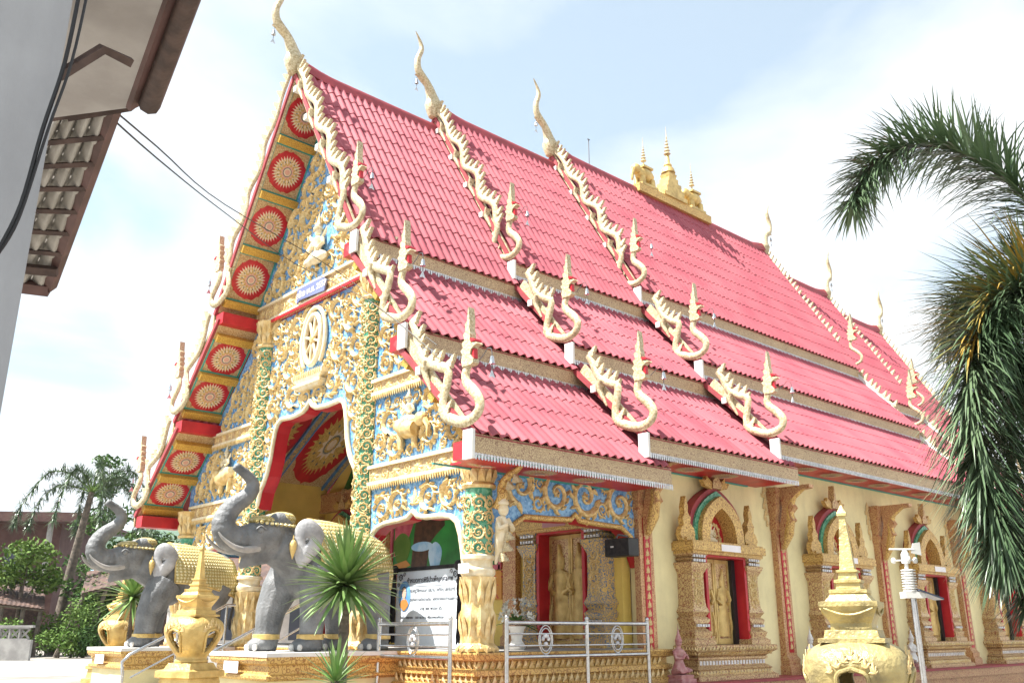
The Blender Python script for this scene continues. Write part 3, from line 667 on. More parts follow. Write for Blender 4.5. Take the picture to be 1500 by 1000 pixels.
for (x,z,q) in pack([(.3,2.75),(.6,2.75),(1.75,2.85),(2.9,2.75),(3.1,2.4),(3.1,3.36),(.3,3.36)],(.3,.24,.18,.12,.085,.06),31):
    place(FACE_S,(x,-.025,z),q*1.1,r.random()*6.28,r.random()<.5,side_panel,SCROLL[r.randrange(6)] if q>.08 else LEAF[0],.7)
# wheel of the law on a lotus stand
b=MB(); ring=[(-.06,YC+.27*math.cos(a*.2618),6.12+.46*math.sin(a*.2618)) for a in range(25)]; b.tube(ring,.05,n=7,up=(1,0,0))
b.tube([(-.05,YC+.4*math.cos(a*.2618),6.1+.62*math.sin(a*.2618)) for a in range(-3,16)],.04,n=7,up=(1,0,0))
wl=b.build('wheel_rim','cream',T,smooth=60)
for i in range(8):
    a=i*math.pi/4+.2; b=MB(); b.tube([(-.06,YC+.05*math.cos(a),6.12+.08*math.sin(a)),(-.06,YC+.25*math.cos(a),6.12+.43*math.sin(a))],.028,n=6); b.build('wheel_spoke','cream',wl,smooth=60)
b=MB(); b.ell((-.07,YC,6.12),(.05,.075,.1)); b.build('wheel_hub','gold',wl,smooth=60)
b=MB(); b.ext([(YC-.30,6.12-.35),(YC+.3,6.12-.35),(YC+.3,6.12+.35),(YC-.3,6.12+.35)],FX,-.012,-.004); b.build('wheel_backing','panel_tan',wl)
b=MB(); b.stack(-.05,YC,[(5.22,.06,.36),(5.28,.10,.46),(5.33,.10,.46),(5.34,.06,.36),(5.42,.09,.5),(5.5,.10,.52),(5.52,.07,.4)]); st=b.build('lotus_stand','cream',T)
b=MB()
for i in range(16):
    y=YC-.48+i*.06; b.add([(-.14,y,5.42),(-.14,y+.05,5.42),(-.17,y+.025,5.47),(-.15,y+.025,5.54)],[(0,1,2),(1,3,2),(3,0,2)])
b.build('stand_petals','gold',st)['kind']='stuff'
for sgn in(-1,1): place(FACE_F,(-.01,YC+sgn*.2,5.08),.2,.4*sgn,sgn>0,gable,SCROLL[2],.7)
# carved deities of the gable: one in the pediment, riders in the side bays
def deity(name,par,loc,s,rot=0,mt='cream',full=False):
    b=MB(); d=.5 if not full else .8
    b.ell((0,0,.18),(.42,.3*d,.17)); b.ell((-.28,-.08*d,.12),(.26,.2*d,.11)); b.ell((.28,-.08*d,.12),(.26,.2*d,.11))
    b.loft([[(w_*math.cos(k*.785),w_*d*math.sin(k*.785),z) for k in range(8)] for z,w_ in ((.2,.2),(.38,.16),(.55,.22),(.66,.25),(.72,.1),(.78,.075))])
    b.ell((0,0,.88),(.115,.12*d+.03,.135)); b.lathe(0,0,[(.13,.93),(.14,.97),(.09,1.0),(.10,1.04),(.06,1.1),(.03,1.25),(.006,1.42)],n=10)
    for q in (-1,1):
        b.tube([(q*.23,0,.62),(q*.36,-.05,.45),(q*.2,-.2*d,.36),(q*.03,-.26*d,.46)],[.065,.055,.05,.04],n=7)
        b.tube([(q*.2,0,.66),(q*.34,0,.76),(q*.42,0,.92)],[.04,.05,.008],n=6)
    me=b.mesh(name,mt,smooth=55); o=ob(name,me,par,mtx=Matrix.Translation(loc)@Matrix.Rotation(rot,4,'Z')@Matrix.Diagonal((s,s,s,1))); return o
deity('carved_deity',gable,(-.10,YC,7.55),.72,-math.pi/2)
for sd in (0,1):
    y=1.55 if not sd else 2*YC-1.55; sg=-1 if not sd else 1
    b=MB(); b.tube([(-.06,y-sg*.28,4.12),(-.08,y,4.02),(-.08,y+sg*.2,4.0)],[.10,.15,.12],n=9); b.ell((-.1,y+sg*.33,4.12),(.09,.12,.11)); b.tube([(-.09,y+sg*.42,4.1),(-.1,y+sg*.52,3.98),(-.1,y+sg*.5,3.84)],[.05,.04,.02],n=6)
    for q in (-.22,.12): b.tube([(-.06,y+sg*q,4.0),(-.07,y+sg*(q+.04),3.74)],[.06,.045],n=7)
    b.build('carved_mount','gold',gable,smooth=55); deity('carved_deity',gable,(-.08,y,4.1),.42,-math.pi/2)
# year plaque
b=MB(); b.ext([(5.02,6.97),(5.12,6.92),(5.14,7.0),(5.12,7.2),(4.22,7.2),(4.12,7.1),(4.16,6.92)],FX,-.13,-.10); pq=fixn(b.build('year_plaque','plaque_blue',T))
def text(body,size,par,M,mt,name='lettering',align='CENTER',ext=.002,bold=0):
    c=bpy.data.curves.new('lettering','FONT'); c.body=body; c.size=size; c.align_x=align; c.extrude=ext; c.offset=bold
    t=bpy.data.objects.new('tmp',c); sc.collection.objects.link(t); dg=bpy.context.evaluated_depsgraph_get(); me=bpy.data.meshes.new_from_object(t.evaluated_get(dg)); bpy.data.objects.remove(t)
    me.materials.clear(); me.materials.append(MATS[mt]); o=ob(name,me,par,mtx=M); o['kind']='stuff'; return o
text('สร้าง พ.ศ. 2557',.165,pq,Matrix.Translation((-.134,4.62,7.01))@FACE_F,'white_plate',bold=.004)
# --- columns ---
def vine(par,pos_fn,z0,z1,step,q,angs,face):
    z=z0; i=0
    while z<z1:
        for a in angs: p,F=pos_fn(a,z); place(F,p,q,rnd.choice((0,1.57,3.14))+rnd.uniform(-.3,.3),i%2==0,par,SCROLL[rnd.randrange(6)],.7)
        z+=step; i+=1
def rotF(a): # outward direction angle a in plan
    o=Vector((math.cos(a),math.sin(a),0)); x=Vector((-math.sin(a),math.cos(a),0)); return Matrix((x,Vector((0,0,1)),o)).transposed().to_4x4()
def petals(b,cx,cy,r,z,h,n,flare,m=0,down=False):
    for i in range(n):
        a0=2*math.pi*i/n; da=math.pi/n*.95; v=[]
        for aa,rr,zz in ((a0-da,r,z),(a0+da,r,z),(a0+da*.8,r+flare*.6,z+h*.6),(a0,r+flare,z+h),(a0-da*.8,r+flare*.6,z+h*.6),(a0,r+flare*.6+.025,z+h*.5)):
            v.append((cx+rr*math.cos(aa),cy+rr*math.sin(aa),zz if not down else 2*z-zz))
        b.add(v,[(0,1,5),(1,2,5),(2,3,5),(3,4,5),(4,0,5)],m)
def column(x,y,top,low=True,green=True):
    b=MB()
    if low: b.lathe(x,y,[(.25,.96),(.26,1.0),(.21,1.06),(.2,1.3),(.22,1.42),(.20,1.46),(.19,1.72),(.22,1.82),(.23,1.86)],n=24,lobe=.08,nl=12)
    else: b.lathe(x,y,[(.25,.96),(.25,1.5),(.22,1.55)],n=20)
    petals(b,x,y,.19,1.06,.36,12,.05); petals(b,x,y,.18,1.46,.38,12,.06); petals(b,x,y,.24,1.04,.10,14,.03,down=True)
    o=b.build('column','gold',T,smooth=35)
    b=MB(); b.lathe(x,y,[(.20,1.86),(.225,1.9),(.225,1.95),(.19,1.98),(.19,2.06),(.225,2.08),(.225,2.12),(.19,2.14)],n=20); b.build('column_ring','cream',o,smooth=35)
    b=MB(); b.lathe(x,y,[(.185,2.1),(.18,top-.5)],n=20); sh=b.build('column_shaft','green_glass',o,smooth=50)
    b=MB(); b.lathe(x,y,[(.21,top-.52),(.23,top-.48),(.19,top-.44),(.2,top-.3),(.24,top-.1),(.27,top)],n=24,lobe=.08,nl=12); petals(b,x,y,.2,top-.44,.2,12,.04); petals(b,x,y,.21,top-.26,.24,12,.05); b.build('column_capital','gold',o,smooth=35)
    vine(sh,lambda a,z:(Vector((x+.182*math.cos(a),y+.182*math.sin(a),z)),rotF(a)),2.22,top-.55,.19,.105,[math.pi*1.0,math.pi*1.28,math.pi*1.56,math.pi*.72],None)
    return o
for (x,y,t) in ((.0,.02,3.5),(.0,9.08,3.5)): column(x,y,t)
for y in (2.75,2*YC-2.75): column(.02,y,6.87)
b=MB(); b.box(-.245,-.24,-.09,.12,1.90,2.02); b.build('donor_plate','white_plate',T)
# --- porch interior ---
for sd in (0,1):
    f=lambda y:y if not sd else 2*YC-y
    b=MB(); A=(f(.05),4.2); B_=(f(2.85),5.85); b.loft([[(x,A[0],A[1]),(x,B_[0],B_[1]),(x,B_[0],B_[1]+.05),(x,A[0],A[1]+.05)] for x in (.22,3.0)]); c=fixn(b.build('porch_ceiling','panel_tan',T))
    s=(Vector((0,B_[0]-A[0],B_[1]-A[1]))).normalized(); nd=Vector((0,s.z,-s.y)); nd=nd if nd.z<0 else -nd; ln=math.hypot(B_[0]-A[0],B_[1]-A[1])
    for x0 in (.22,1.55,2.88):
        q0=Vector((0,*A))+nd*.005; q1=Vector((0,*B_))+nd*.005
        for (e0,e1,dd,mt) in ((x0,x0+.12,.05,'silver'),(x0-.035,x0,.06,'blue_paint'),(x0+.12,x0+.155,.06,'blue_paint')):
            b=MB(); b.loft([[(x,q0.y,q0.z),(x,q1.y,q1.z),(x,q1.y+nd.y*dd,q1.z+nd.z*dd),(x,q0.y+nd.y*dd,q0.z+nd.z*dd)] for x in (max(e0,.23),min(e1,2.99))]); fixn(b.build('ceiling_beam','carved_blue' if mt=='silver' else mt,c))
    for xm in (.96,2.29):
        for u in (.5,):
            p=Vector((xm,A[0],A[1]))+s*ln*u+nd*.004; M=Matrix((Vector((1,0,0)),s,Vector((1,0,0)).cross(s))).transposed().to_4x4()
            if (M.to_3x3()@Vector((0,0,1))).z>0: M=Matrix((Vector((-1,0,0)),s,Vector((-1,0,0)).cross(s))).transposed().to_4x4()
            ob('ceiling_flower',FLOWER,c,mtx=Matrix.Translation(p)@M@Matrix.Diagonal((.60,1.45,1,1)))
b=MB(); b.box(.22,3.0,2.8,6.3,5.85,5.9); c=b.build('porch_ceiling','red',T)
ob('mandala',MAND,c,mtx=Matrix.Translation((1.6,YC,5.846))@Matrix.Rotation(math.pi,4,'X')@Matrix.Diagonal((1.2,1.2,1,1)))
b=MB(); b.box(2.86,3.0,.2,8.9,3.75,4.05); b.box(2.84,3.0,.2,8.9,4.05,4.11); b.box(2.84,3.0,.2,8.9,3.70,3.75); b.build('back_wall_beam','carved_orange',T)
# dark forest painting above the beam
b=MB(); b.ext([(.9,4.12),(2.1,5.7),(7.0,5.7),(8.2,4.12)],FX,2.97,2.999); fixn(b.build('upper_mural','mural_green',T))
# central mural with frame and dado
b=MB(); b.box(2.955,2.998,2.95,6.15,2.3,3.6); mu=b.build('mural','mural_green',T)
for a in ((2.9,6.2,2.22,2.3),(2.9,6.2,3.6,3.68),(2.88,2.95,2.22,3.68),(6.15,6.22,2.22,3.68)): b=MB(); b.box(2.92,2.998,a[0],a[1],a[2],a[3]); b.build('mural_frame','mural_pink',mu)
b=MB(); b.box(2.96,2.998,2.9,6.2,1.72,2.2); b.build('dado_band','mural_band',mu)
def paint(pts,mt,k): b=MB(); b.ext(pts,FX,2.955-.003*k,2.954); fixn(b.build('painted_figure',mt,mu))
def blob(cy,cz,ry,rz,n=20,w_=0): return [(cy+ry*math.cos(6.283*i/n)*(1+w_*math.sin(3*6.283*i/n)),cz+rz*math.sin(6.283*i/n)) for i in range(n)]
paint([(5.55,2.31),(5.05,2.31),(4.95,2.8),(4.75,2.95),(4.5,3.1),(4.55,3.4),(4.9,3.59),(5.3,3.59),(5.45,3.1)],'mural_brown',1)
paint([(6.1,3.55),(5.6,3.55),(5.5,3.2),(5.75,2.75),(6.12,2.6)],'mural_pink',1); paint(blob(5.85,2.75,.28,.3,w_=.1),'leaf_light',2)
paint(blob(5.2,2.75,.34,.09),'mural_sky',3); paint(blob(4.78,2.55,.2,.26,w_=.1),'mural_sky',2); paint([(6.12,2.45),(5.7,2.52),(5.55,2.42),(5.7,2.38),(6.12,2.36)],'robe',3)
paint(blob(3.3,2.7,.33,.38,w_=.05),'mural_pink',1); paint(blob(3.25,3.2,.2,.3),'petal_pink',2); paint(blob(3.0,2.9,.05,.3),'blue_paint',3)
b=MB(); b.ell((2.945,5.0,3.42),(.006,.05,.06)); b.build('painted_eye','petal_gold',mu)
for y in (2.62,2*YC-2.62):
    b=MB(); b.stack(2.94,y,[(.96,.08,.2),(1.1,.08,.2),(1.14,.06,.16),(3.5,.06,.16),(3.55,.08,.2),(3.7,.08,.2)]); b.build('back_pilaster','carved_orange',T)
# --- carved openings: windows of the long side and doors of the porch ---
def fig_relief(b,x,z,s,m): # standing guardian carved on a leaf
    b.loft([[(x+w_*s*math.cos(k*.628),-.02-.05*s*math.sin(k*.628),z+h*s) for k in range(6)] for h,w_ in ((0,.16),(.05,.2),(.3,.17),(.55,.15),(.62,.17),(.68,.1),(.8,.12),(.92,.18),(.98,.17),(1.02,.06),(1.05,.09),(1.15,.10),(1.2,.08),(1.26,.05),(1.4,.01))],cap=False,closed=False,m=m)
    for q in (-1,1): b.tube([(x+q*.16*s,-.03,z+.95*s),(x+q*.24*s,-.03,z+.75*s),(x+q*.1*s,-.06,z+.66*s)],.04*s,n=6,m=m); b.tube([(x+q*.2*s,-.02,z+.5*s),(x+q*.26*s,-.02,z+.2*s),(x+q*.22*s,-.02,z+.02*s)],[.03*s,.04*s,.015*s],n=6,m=m)
COLP=[(0,.23,.17),(.05,.23,.17),(.08,.19,.15),(.14,.21,.16),(.18,.16,.13),(.24,.18,.15),(.28,.2,.15),(.31,.17,.13),(.36,.2,.15),(.42,.17,.14),(.52,.165,.135),(.78,.165,.135),(.86,.2,.16),(.9,.21,.165),(.915,.16,.13),(.95,.19,.15),(.96,.16,.13),(.99,.2,.16),(1.0,.2,.16)]
def opening(name,ow,z0,z1,door=False):
    hw=ow/2; b=MB(); D=.34
    cw=.36
    if not door:
        b.loft([[(-a,-d,z),(a,-d,z),(a,0,z),(-a,0,z)] for z,a,d in ((.49,1.06,.44),(.55,1.06,.44),(.57,1.0,.40),(.63,.95,.36),(.65,.99,.38),(.69,.93,.33),(.70,.89,.31),(.78,.89,.31),(.79,.93,.34),(.82,.93,.34),(.83,.90,.32),(.87,.97,.37),(.91,1.05,.42),(.915,1.08,.44),(.99,1.08,.44),(1.0,1.04,.42))])
        root=b.build(name,['carved'],T)
        b=MB()
        for (zc,hw_,d,n,hh) in ((.60,.97,.385,24,.06),(.89,1.0,.385,26,.07),(.945,1.06,.445,24,.05)):
            for i in range(n):
                x0_=-hw_+2*hw_*i/n; x1_=x0_+2*hw_/n*.9; b.add([(x0_,-d,zc-hh/2),(x1_,-d,zc-hh/2),((x0_+x1_)/2,-d-.03,zc),((x0_+x1_)/2,-d-.01,zc+hh*.7)],[(0,1,2),(1,3,2),(3,0,2)])
            for i in range(8):
                y0_=-d+d*i/8; y1_=y0_+d/8*.9; b.add([(-hw_-.02,y1_,zc-hh/2),(-hw_-.02,y0_,zc-hh/2),(-hw_-.05,(y0_+y1_)/2,zc),(-hw_-.03,(y0_+y1_)/2,zc+hh*.7)],[(0,1,2),(1,3,2),(3,0,2)])
        b.build('petal_row','gold',root)['kind']='stuff'
        b=MB()
        for i in range(22): x=-.86+i*.08; b.box(x,x+.05,-.318,-.309,.71,.77)
        b.build('silver_inlay','silver',root)['kind']='stuff'
    else:
        b.box(-hw-.5,hw+.5,-.40,0,z0-.02,z0+.06); root=b.build(name,'carved_gold',T)
    for q in (-1,1):
        cx=q*(hw+cw/2+.07); b=MB(); H=z1-z0; b.loft([[(cx-a,-D/2-d_,z0+t*H),(cx+a,-D/2-d_,z0+t*H),(cx+a,0,z0+t*H),(cx-a,0,z0+t*H)] for t,a,d_ in [(t,.175+(a-.18)*1.9,.15+(d-.15)*2.2) for t,a,d in COLP]]); b.build('carved_post','carved_blue' if door else 'carved',root)
        for k,t in enumerate((.47,.57,.67,.77)): ob('post_scroll',SCROLL[(k+(q>0))%6],root,mtx=Matrix.Translation((cx,-D/2-.118,z0+t*H))@FACE_S@Matrix.Rotation(k*1.3,4,'Z')@Matrix.Diagonal((.12*q,.12,.10,1)))
        b=MB()
        for t in (.21,.925,.975):
            for k in range(5): x=cx-.15+k*.065; b.box(x,x+.045,-D/2-.175,-D/2-.15,z0+t*H-.02,z0+t*H+.02)
        b.build('silver_inlay','silver',root)['kind']='stuff'
    b=MB(); b.box(-hw-.46,hw+.46,-.38,0,z1+.0,z1+.05); b.box(-hw-.5,hw+.5,-.42,0,z1+.05,z1+.17); b.box(-hw-.47,hw+.47,-.39,0,z1+.17,z1+.2); b.build('lintel','carved_gold',root)
    b=MB(); b.box(-.26,.26,-.43,-.421,z1+.06,z1+.165); b.build('donor_plate','white_plate' if not door else 'pink_plate',root)
    b=MB(); b.box(hw-.0,hw+.06,-.30,0,z0,z1); b.box(-hw-.06,-hw,-.30,0,z0,z1); b.box(-hw,hw,-.30,0,z1-.03,z1); b.build('red_reveal','red',root)
    b=MB(); b.box(hw-.1,hw,-.12,-.03,z0,z1-.03); b.build('dark_gap_strip','black',root)  # black strip paints in the dark of a gap beside the leaf
    for q in (-1,1):
        xa,xb=(-hw,-.005) if q<0 else (.005,hw-.1); b=MB(); b.box(xa,xb,-.045,-.012,z0+.01,z1-.04,0)
        for (a,c,e,g_) in ((xa,xa+.04,z0+.01,z1-.04),(xb-.04,xb,z0+.01,z1-.04),(xa+.04,xb-.04,z0+.01,z0+.09),(xa+.04,xb-.04,z1-.1,z1-.04)): b.box(a,c,-.062,-.046,e,g_,1)
        s=(z1-z0-.3)/1.4; n0=len(b.v); fig_relief(b,(xa+xb)/2,z0+.12,s,1); b.v[n0:]=[(v[0],v[1]-.03,v[2]) for v in b.v[n0:]]
        b.build('shutter',['carved','gold_bright'],root,smooth=40)
    if True:
        zb=z1+.2; aw=hw+.20; ah=.92 if not door else .8
        def arc(w_,h_,n=18): # pointed arch
            o=[]
            for i in range(n+1):
                a=math.pi*i/n; x=-math.cos(a)*w_; z=zb+h_*(.86*math.sin(a)**.75+.14*(1-abs(math.cos(a)))**2.2); o.append((x,z))
            return o
        for (w0,h0,w1,h1,y,mt) in ((aw+.06,ah+.03,aw-.03,ah-.06,.17,'red_dull'),(aw-.03,ah-.06,aw-.12,ah-.15,.21,'green_glass'),(aw-.12,ah-.15,aw-.33,ah-.35,.30,'carved_gold')):
            o_=arc(w0,h0); i_=arc(w1,h1); n=len(o_); b=MB(); v=[(x,-y,z) for x,z in o_]+[(x,-y,z) for x,z in i_]+[(x,0,z) for x,z in o_]+[(x,0,z) for x,z in i_]; f=[]
            for i in range(n-1): f+=[(i,i+1,n+i+1,n+i),(2*n+i,2*n+i+1,i+1,i),(n+i,n+i+1,3*n+i+1,3*n+i)]
            b.add(v,f); b.build('arch_band',mt,root)
        i_=arc(aw-.33,ah-.35); b=MB(); b.ext(i_,FY,-.03,-.01); fixn(b.build('arch_niche','red',root))
        deity('niche_deity',root,(-.08,-.10,zb+.02),.3,0,'cream')
        for i,(x,z,q) in enumerate(((-.22,.2,.13),(.1,.22,.15),(.2,.08,.1),(-.05,.38,.12))): ob('niche_scroll',SCROLL[i],root,mtx=Matrix.Translation((x,-.035,zb+z))@FACE_S@Matrix.Diagonal((q,q,q*.6,1)))
        FL=[(-.12,0),(.12,0),(.17,.1),(.13,.2),(.08,.24),(.1,.34),(.05,.42),(.06,.52),(.01,.7),(-.03,.55),(-.02,.44),(-.08,.36),(-.06,.27),(-.14,.2),(-.16,.1)]
        for q in (-1,1):
            b=MB(); b.ext([(q*(aw+.17)+x*q*1.15,zb+z) for x,z in FL],FY,-.24,-.14); b.box(q*(aw+.14)-.11,q*(aw+.14)+.11,-.27,-.11,zb,zb+.05); fixn(b.build('flame_finial','carved_gold',root))
        b=MB(); b.ext([(-.13,zb+ah-.02),(.13,zb+ah-.02),(.10,zb+ah+.10),(.04,zb+ah+.16),(.03,zb+ah+.26),(0,zb+ah+.42),(-.03,zb+ah+.26),(-.04,zb+ah+.16),(-.10,zb+ah+.10)],FY,-.24,-.12); fixn(b.build('crest','carved',root))
        for q in (-1,1):
            b=MB(); b.ext([(q*.12,zb+ah-.04),(q*.3,zb+ah+.0),(q*.38,zb+ah+.1),(q*.27,zb+ah+.1),(q*.25,zb+ah+.17),(q*.12,zb+ah+.08)],FY,-.22,-.14); fixn(b.build('crest_leaf','carved_gold',root))
    return root
W1=opening('window',1.0,1.0,2.36); W1.location=(4.97,-.003,0)
for i in range(1,5): copy_tree(W1,T,(4.97+3.85*i,-.003,0))
D1=opening('door',.95,.97,2.72,True)
D1.rotation_euler=(0,0,-math.pi/2); D1.location=(XB-.003,1.22,0)
D2=copy_tree(D1,T,(XB-.003,2*YC-1.22,0))
# --- pilasters and naga brackets ---
def pilaster(x,copy=None):
    b=MB(); b.loft([[(x-a,-d,z),(x+a,-d,z),(x+a,.0,z),(x-a,.0,z)] for z,a,d in ((.49,.2,.2),(.62,.2,.2),(.66,.17,.16),(.74,.18,.17),(.8,.165,.12),(2.9,.155,.11),(2.95,.18,.14),(3.05,.18,.14),(3.1,.16,.12),(3.3,.19,.17),(3.6,.21,.2),(3.68,.2,.2))]); o=b.build('pilaster','carved_orange',T)
    b=MB(); b.box(x-.07,x+.07,-.128,-.10,.85,2.85); b.build('red_inlay','red',o)
    z=.95; i=0
    me=LEAF[0]
    while z<2.85:
        ob('inlay_leaf',me,o,mtx=Matrix.Translation((x,-.129,z))@FACE_S@Matrix.Diagonal((.085,.085,.06,1))); z+=.125; i+=1
    br=[(-.12,2.55),(-.20,2.72),(-.34,2.86),(-.28,2.98),(-.42,3.08),(-.36,3.2),(-.46,3.3),(-.38,3.42),(-.5,3.52),(-.62,3.60),(-.80,3.62),(-.80,3.68),(-.12,3.68),(-.2,3.5),(-.22,3.3),(-.17,3.1),(-.12,2.9)]
    b=MB(); b.ext(br,FX,x-.07,x+.07); fixn(b.build('naga_bracket','carved_orange',o))
    b=MB(); b.tube([(x,-.14,2.6),(x,-.27,2.85),(x,-.33,3.1),(x,-.32,3.3),(x,-.42,3.5),(x,-.66,3.66)],[.05,.09,.085,.075,.07,.05],n=8,up=(1,0,0)); b.build('bracket_body','carved_gold',o,smooth=50)
    return o
for x in (3.22,7.0,10.8,14.55,18.3):
    pilaster(x)
    for k in range(7):  # gilded leaf spray beside the capital
        u=k*.085; ob('leaf_spray',LEAF[k%3],T,mtx=Matrix.Translation((x-.26-.05*(k%2),-.012,3.66-u*1.2))@FACE_S@Matrix.Diagonal((.14-.012*k,.12,.07,1)))
# bracket at the corner column, pale and lit
P_=[(.14,-.2,2.72),(.16,-.27,2.86),(.17,-.25,3.0),(.19,-.34,3.12),(.21,-.5,3.2),(.22,-.62,3.3)]
b=MB(); b.tube(catmull(P_,3),[.085-.0035*i for i in range(16)],n=9,up=(1,0,0)); cb_=b.build('corner_bracket','carved_gold',T,smooth=50)
b=MB(); b.ell((.15,-.27,2.47),(.085,.10,.17)); b.ell((.15,-.30,2.70),(.07,.075,.09)); b.tube([(.15,-.26,2.4),(.15,-.22,2.2),(.14,-.16,2.02)],[.085,.06,.015],n=8)
for q in (-1,1): b.tube([(.15+q*.07,-.29,2.58),(.15+q*.11,-.36,2.45),(.15+q*.03,-.42,2.5)],[.04,.035,.025],n=7)
b.lathe(.15,-.30,[(.07,2.76),(.075,2.79),(.04,2.83),(.02,2.93),(.004,3.02)],n=9); b.build('bracket_figure','cream',cb_,smooth=50)
for i,(yy,z) in enumerate(((-.36,2.36),(-.33,2.22),(-.38,3.0),(-.5,3.08),(-.25,2.1))): ob('fin',FIN,cb_,mtx=Matrix.Translation((.16,yy,z))@Matrix(((0,0,1,0),(-.4,-.9,0,0),(.9,-.4,0,0),(0,0,0,1)))@Matrix.Diagonal((.7,.5,1,1)))
ORN.done('small_ornaments',T)
#@@REST
# ================= THINGS ROUND THE TEMPLE =================
def remesh(b,voxel,name,mt,par,smooth_it=8):
    me=b.mesh(name,mt); o=bpy.data.objects.new('tmp',me); sc.collection.objects.link(o); fixn(o)
    m=o.modifiers.new('r','REMESH'); m.mode='VOXEL'; m.voxel_size=voxel
    s=o.modifiers.new('s','SMOOTH'); s.iterations=smooth_it; s.factor=.5
    dg=bpy.context.evaluated_depsgraph_get(); m2=bpy.data.meshes.new_from_object(o.evaluated_get(dg)); bpy.data.objects.remove(o)
    m2.name=name; m2.materials.clear(); m2.materials.append(MATS[mt]); m2.polygons.foreach_set('use_smooth',[True]*len(m2.polygons))
    return ob(name,m2,par)
# --- elephants: built facing -X, feet at z=0, measured on the centre plane; +y is the inner side ---
def elephant(loc,inner,label):
    E=thing('elephant_statue',label,'statue',loc,0,'elephant statues flanking the stairs')
    q=lambda x,z:(x+1.0,z-.95)   # world X -> local (origin under the body)
    def P(x,z,y=0): return (x+1.0,y*inner,z-.95)
    b=MB()
    tr=[(-1.98,2.40),(-2.14,2.34),(-2.32,2.33),(-2.45,2.40),(-2.50,2.52),(-2.46,2.66),(-2.36,2.78),(-2.22,2.89),(-2.14,3.0),(-2.15,3.1),(-2.26,3.2),(-2.42,3.29)]
    b.tube(catmull([P(*p) for p in tr],6),[ (.23-.175*min(1,(i/67)**.8))*(1+.045*math.sin(i*2.1)) for i in range(67)],n=14,up=(0,1,0))
    b.ell(P(-1.86,2.40),(.27,.26,.27),n=14,k=9); b.ell(P(-1.98,2.48),(.17,.20,.15),n=12,k=8); b.ell(P(-1.72,2.50),(.2,.2,.2),n=12,k=8)
    for yy in (-.1,.1): b.ell(P(-1.75,2.60,yy),(.17,.13,.13),n=12,k=8); b.ell(P(-2.08,2.28,yy*1.3),(.16,.09,.10),n=10,k=7)
    b.tube([P(-1.80,2.24),P(-2.0,2.14),P(-2.16,2.06),P(-2.22,1.98)],[.18,.13,.08,.03],n=10)      # lower jaw
    b.tube([P(-1.75,2.3),P(-1.5,2.22),P(-1.2,2.2)],[.26,.33,.40],n=14,up=(0,0,1))
    b.ell(P(-.75,2.14),(.66,.44,.49),n=18,k=12); b.ell(P(-1.22,2.10),(.38,.41,.50),n=16,k=10); b.ell(P(-.36,2.08),(.36,.42,.47),n=16,k=10)
    # legs: inner fore leg steps forward
    b.tube([P(-1.34,2.0,.24),P(-1.50,1.72,.25),P(-1.60,1.45,.26),P(-1.62,1.2,.26),P(-1.66,.96,.26)],[.28,.25,.20,.17,.17],n=12)
    b.tube([P(-1.22,2.0,-.25),P(-1.25,1.7,-.27),P(-1.27,1.4,-.28),P(-1.28,1.15,-.28),P(-1.30,.96,-.28)],[.27,.215,.17,.155,.17],n=12)
    b.tube([P(-.36,1.95,-.25),P(-.30,1.68,-.27),P(-.24,1.42,-.28),P(-.22,1.15,-.28),P(-.24,.96,-.28)],[.30,.23,.17,.15,.165],n=12)
    b.tube([P(-.40,1.95,.25),P(-.50,1.66,.26),P(-.58,1.4,.26),P(-.56,1.15,.26),P(-.60,.96,.26)],[.30,.22,.17,.15,.165],n=12)
    for (x,y) in ((-1.68,.26),(-1.33,-.28),(-.27,-.28),(-.63,.26)): b.ell(P(x-.03,1.02,y),(.19,.175,.11),n=12,k=8)
    b.v=[(v[0],v[1],max(v[2],0)) for v in b.v]
    body=remesh(b,.02,'body','elephant_grey',E,4)
    for sy in (-1,1):
        # ear: bent sheet with scalloped hem
        o=[(-1.62,2.55),(-1.56,2.63),(-1.47,2.65),(-1.36,2.60),(-1.27,2.50),(-1.23,2.39),(-1.27,2.27),(-1.34,2.17),(-1.43,2.06),(-1.53,1.96),(-1.58,2.02),(-1.61,2.15),(-1.64,2.35)]
        b=MB(); c=(-1.5,2.35); rings=[]
        for k,(t,dy) in enumerate(((1,.36),(.72,.40),(.4,.41),(.12,.40))): rings.append([P(c[0]+(x-c[0])*t,c[1]+(z-c[1])*t,sy*(dy+(.07*(x+1.64)/.4+.015*math.sin(i*2.1+k))*t-.10*max(0,(-1.5-x))/.14*t)) for i,(x,z) in enumerate(o)])
        b.loft(rings,cap=False); e=fixn(b.build('ear','ear_grey',E,smooth=70)); m=e.modifiers.new('thick','SOLIDIFY'); m.thickness=.035; m.offset=0
        m=e.modifiers.new('sub','SUBSURF'); m.levels=1; m.render_levels=1
        b=MB(); b.tube(catmull([P(-2.06,2.24,sy*.15),P(-2.24,2.2,sy*.2),P(-2.42,2.22,sy*.22),P(-2.58,2.32,sy*.2),P(-2.64,2.40,sy*.18)],3),[.055-.0038*i for i in range(13)],n=8,up=(0,1,0)); b.build('tusk','ivory',E,smooth=60)
        b=MB(); b.ell(P(-2.07,2.46,sy*.20),(.05,.03,.042)); b.tube(catmull([P(-2.14,2.46,sy*.2),P(-2.08,2.51,sy*.215),P(-2.0,2.47,sy*.225)],3),.012,n=6); b.build('eye','elephant_grey',E,smooth=60)
        b=MB(); b.lathe(P(-1.66,0)[0],sy*inner*.335,[(.008,1.46),(.012,1.40),(.035,1.385),(.05,1.34),(.045,1.28),(.02,1.20),(.004,1.15)],n=10); b.build('tassel','gold_bright',E,smooth=50)
    # headdress cap and band
    b=MB(); b.ell(P(-1.68,2.645),(.19,.22,.10),n=14,k=8); b.ell(P(-1.92,2.60),(.24,.19,.07),n=14,k=8)
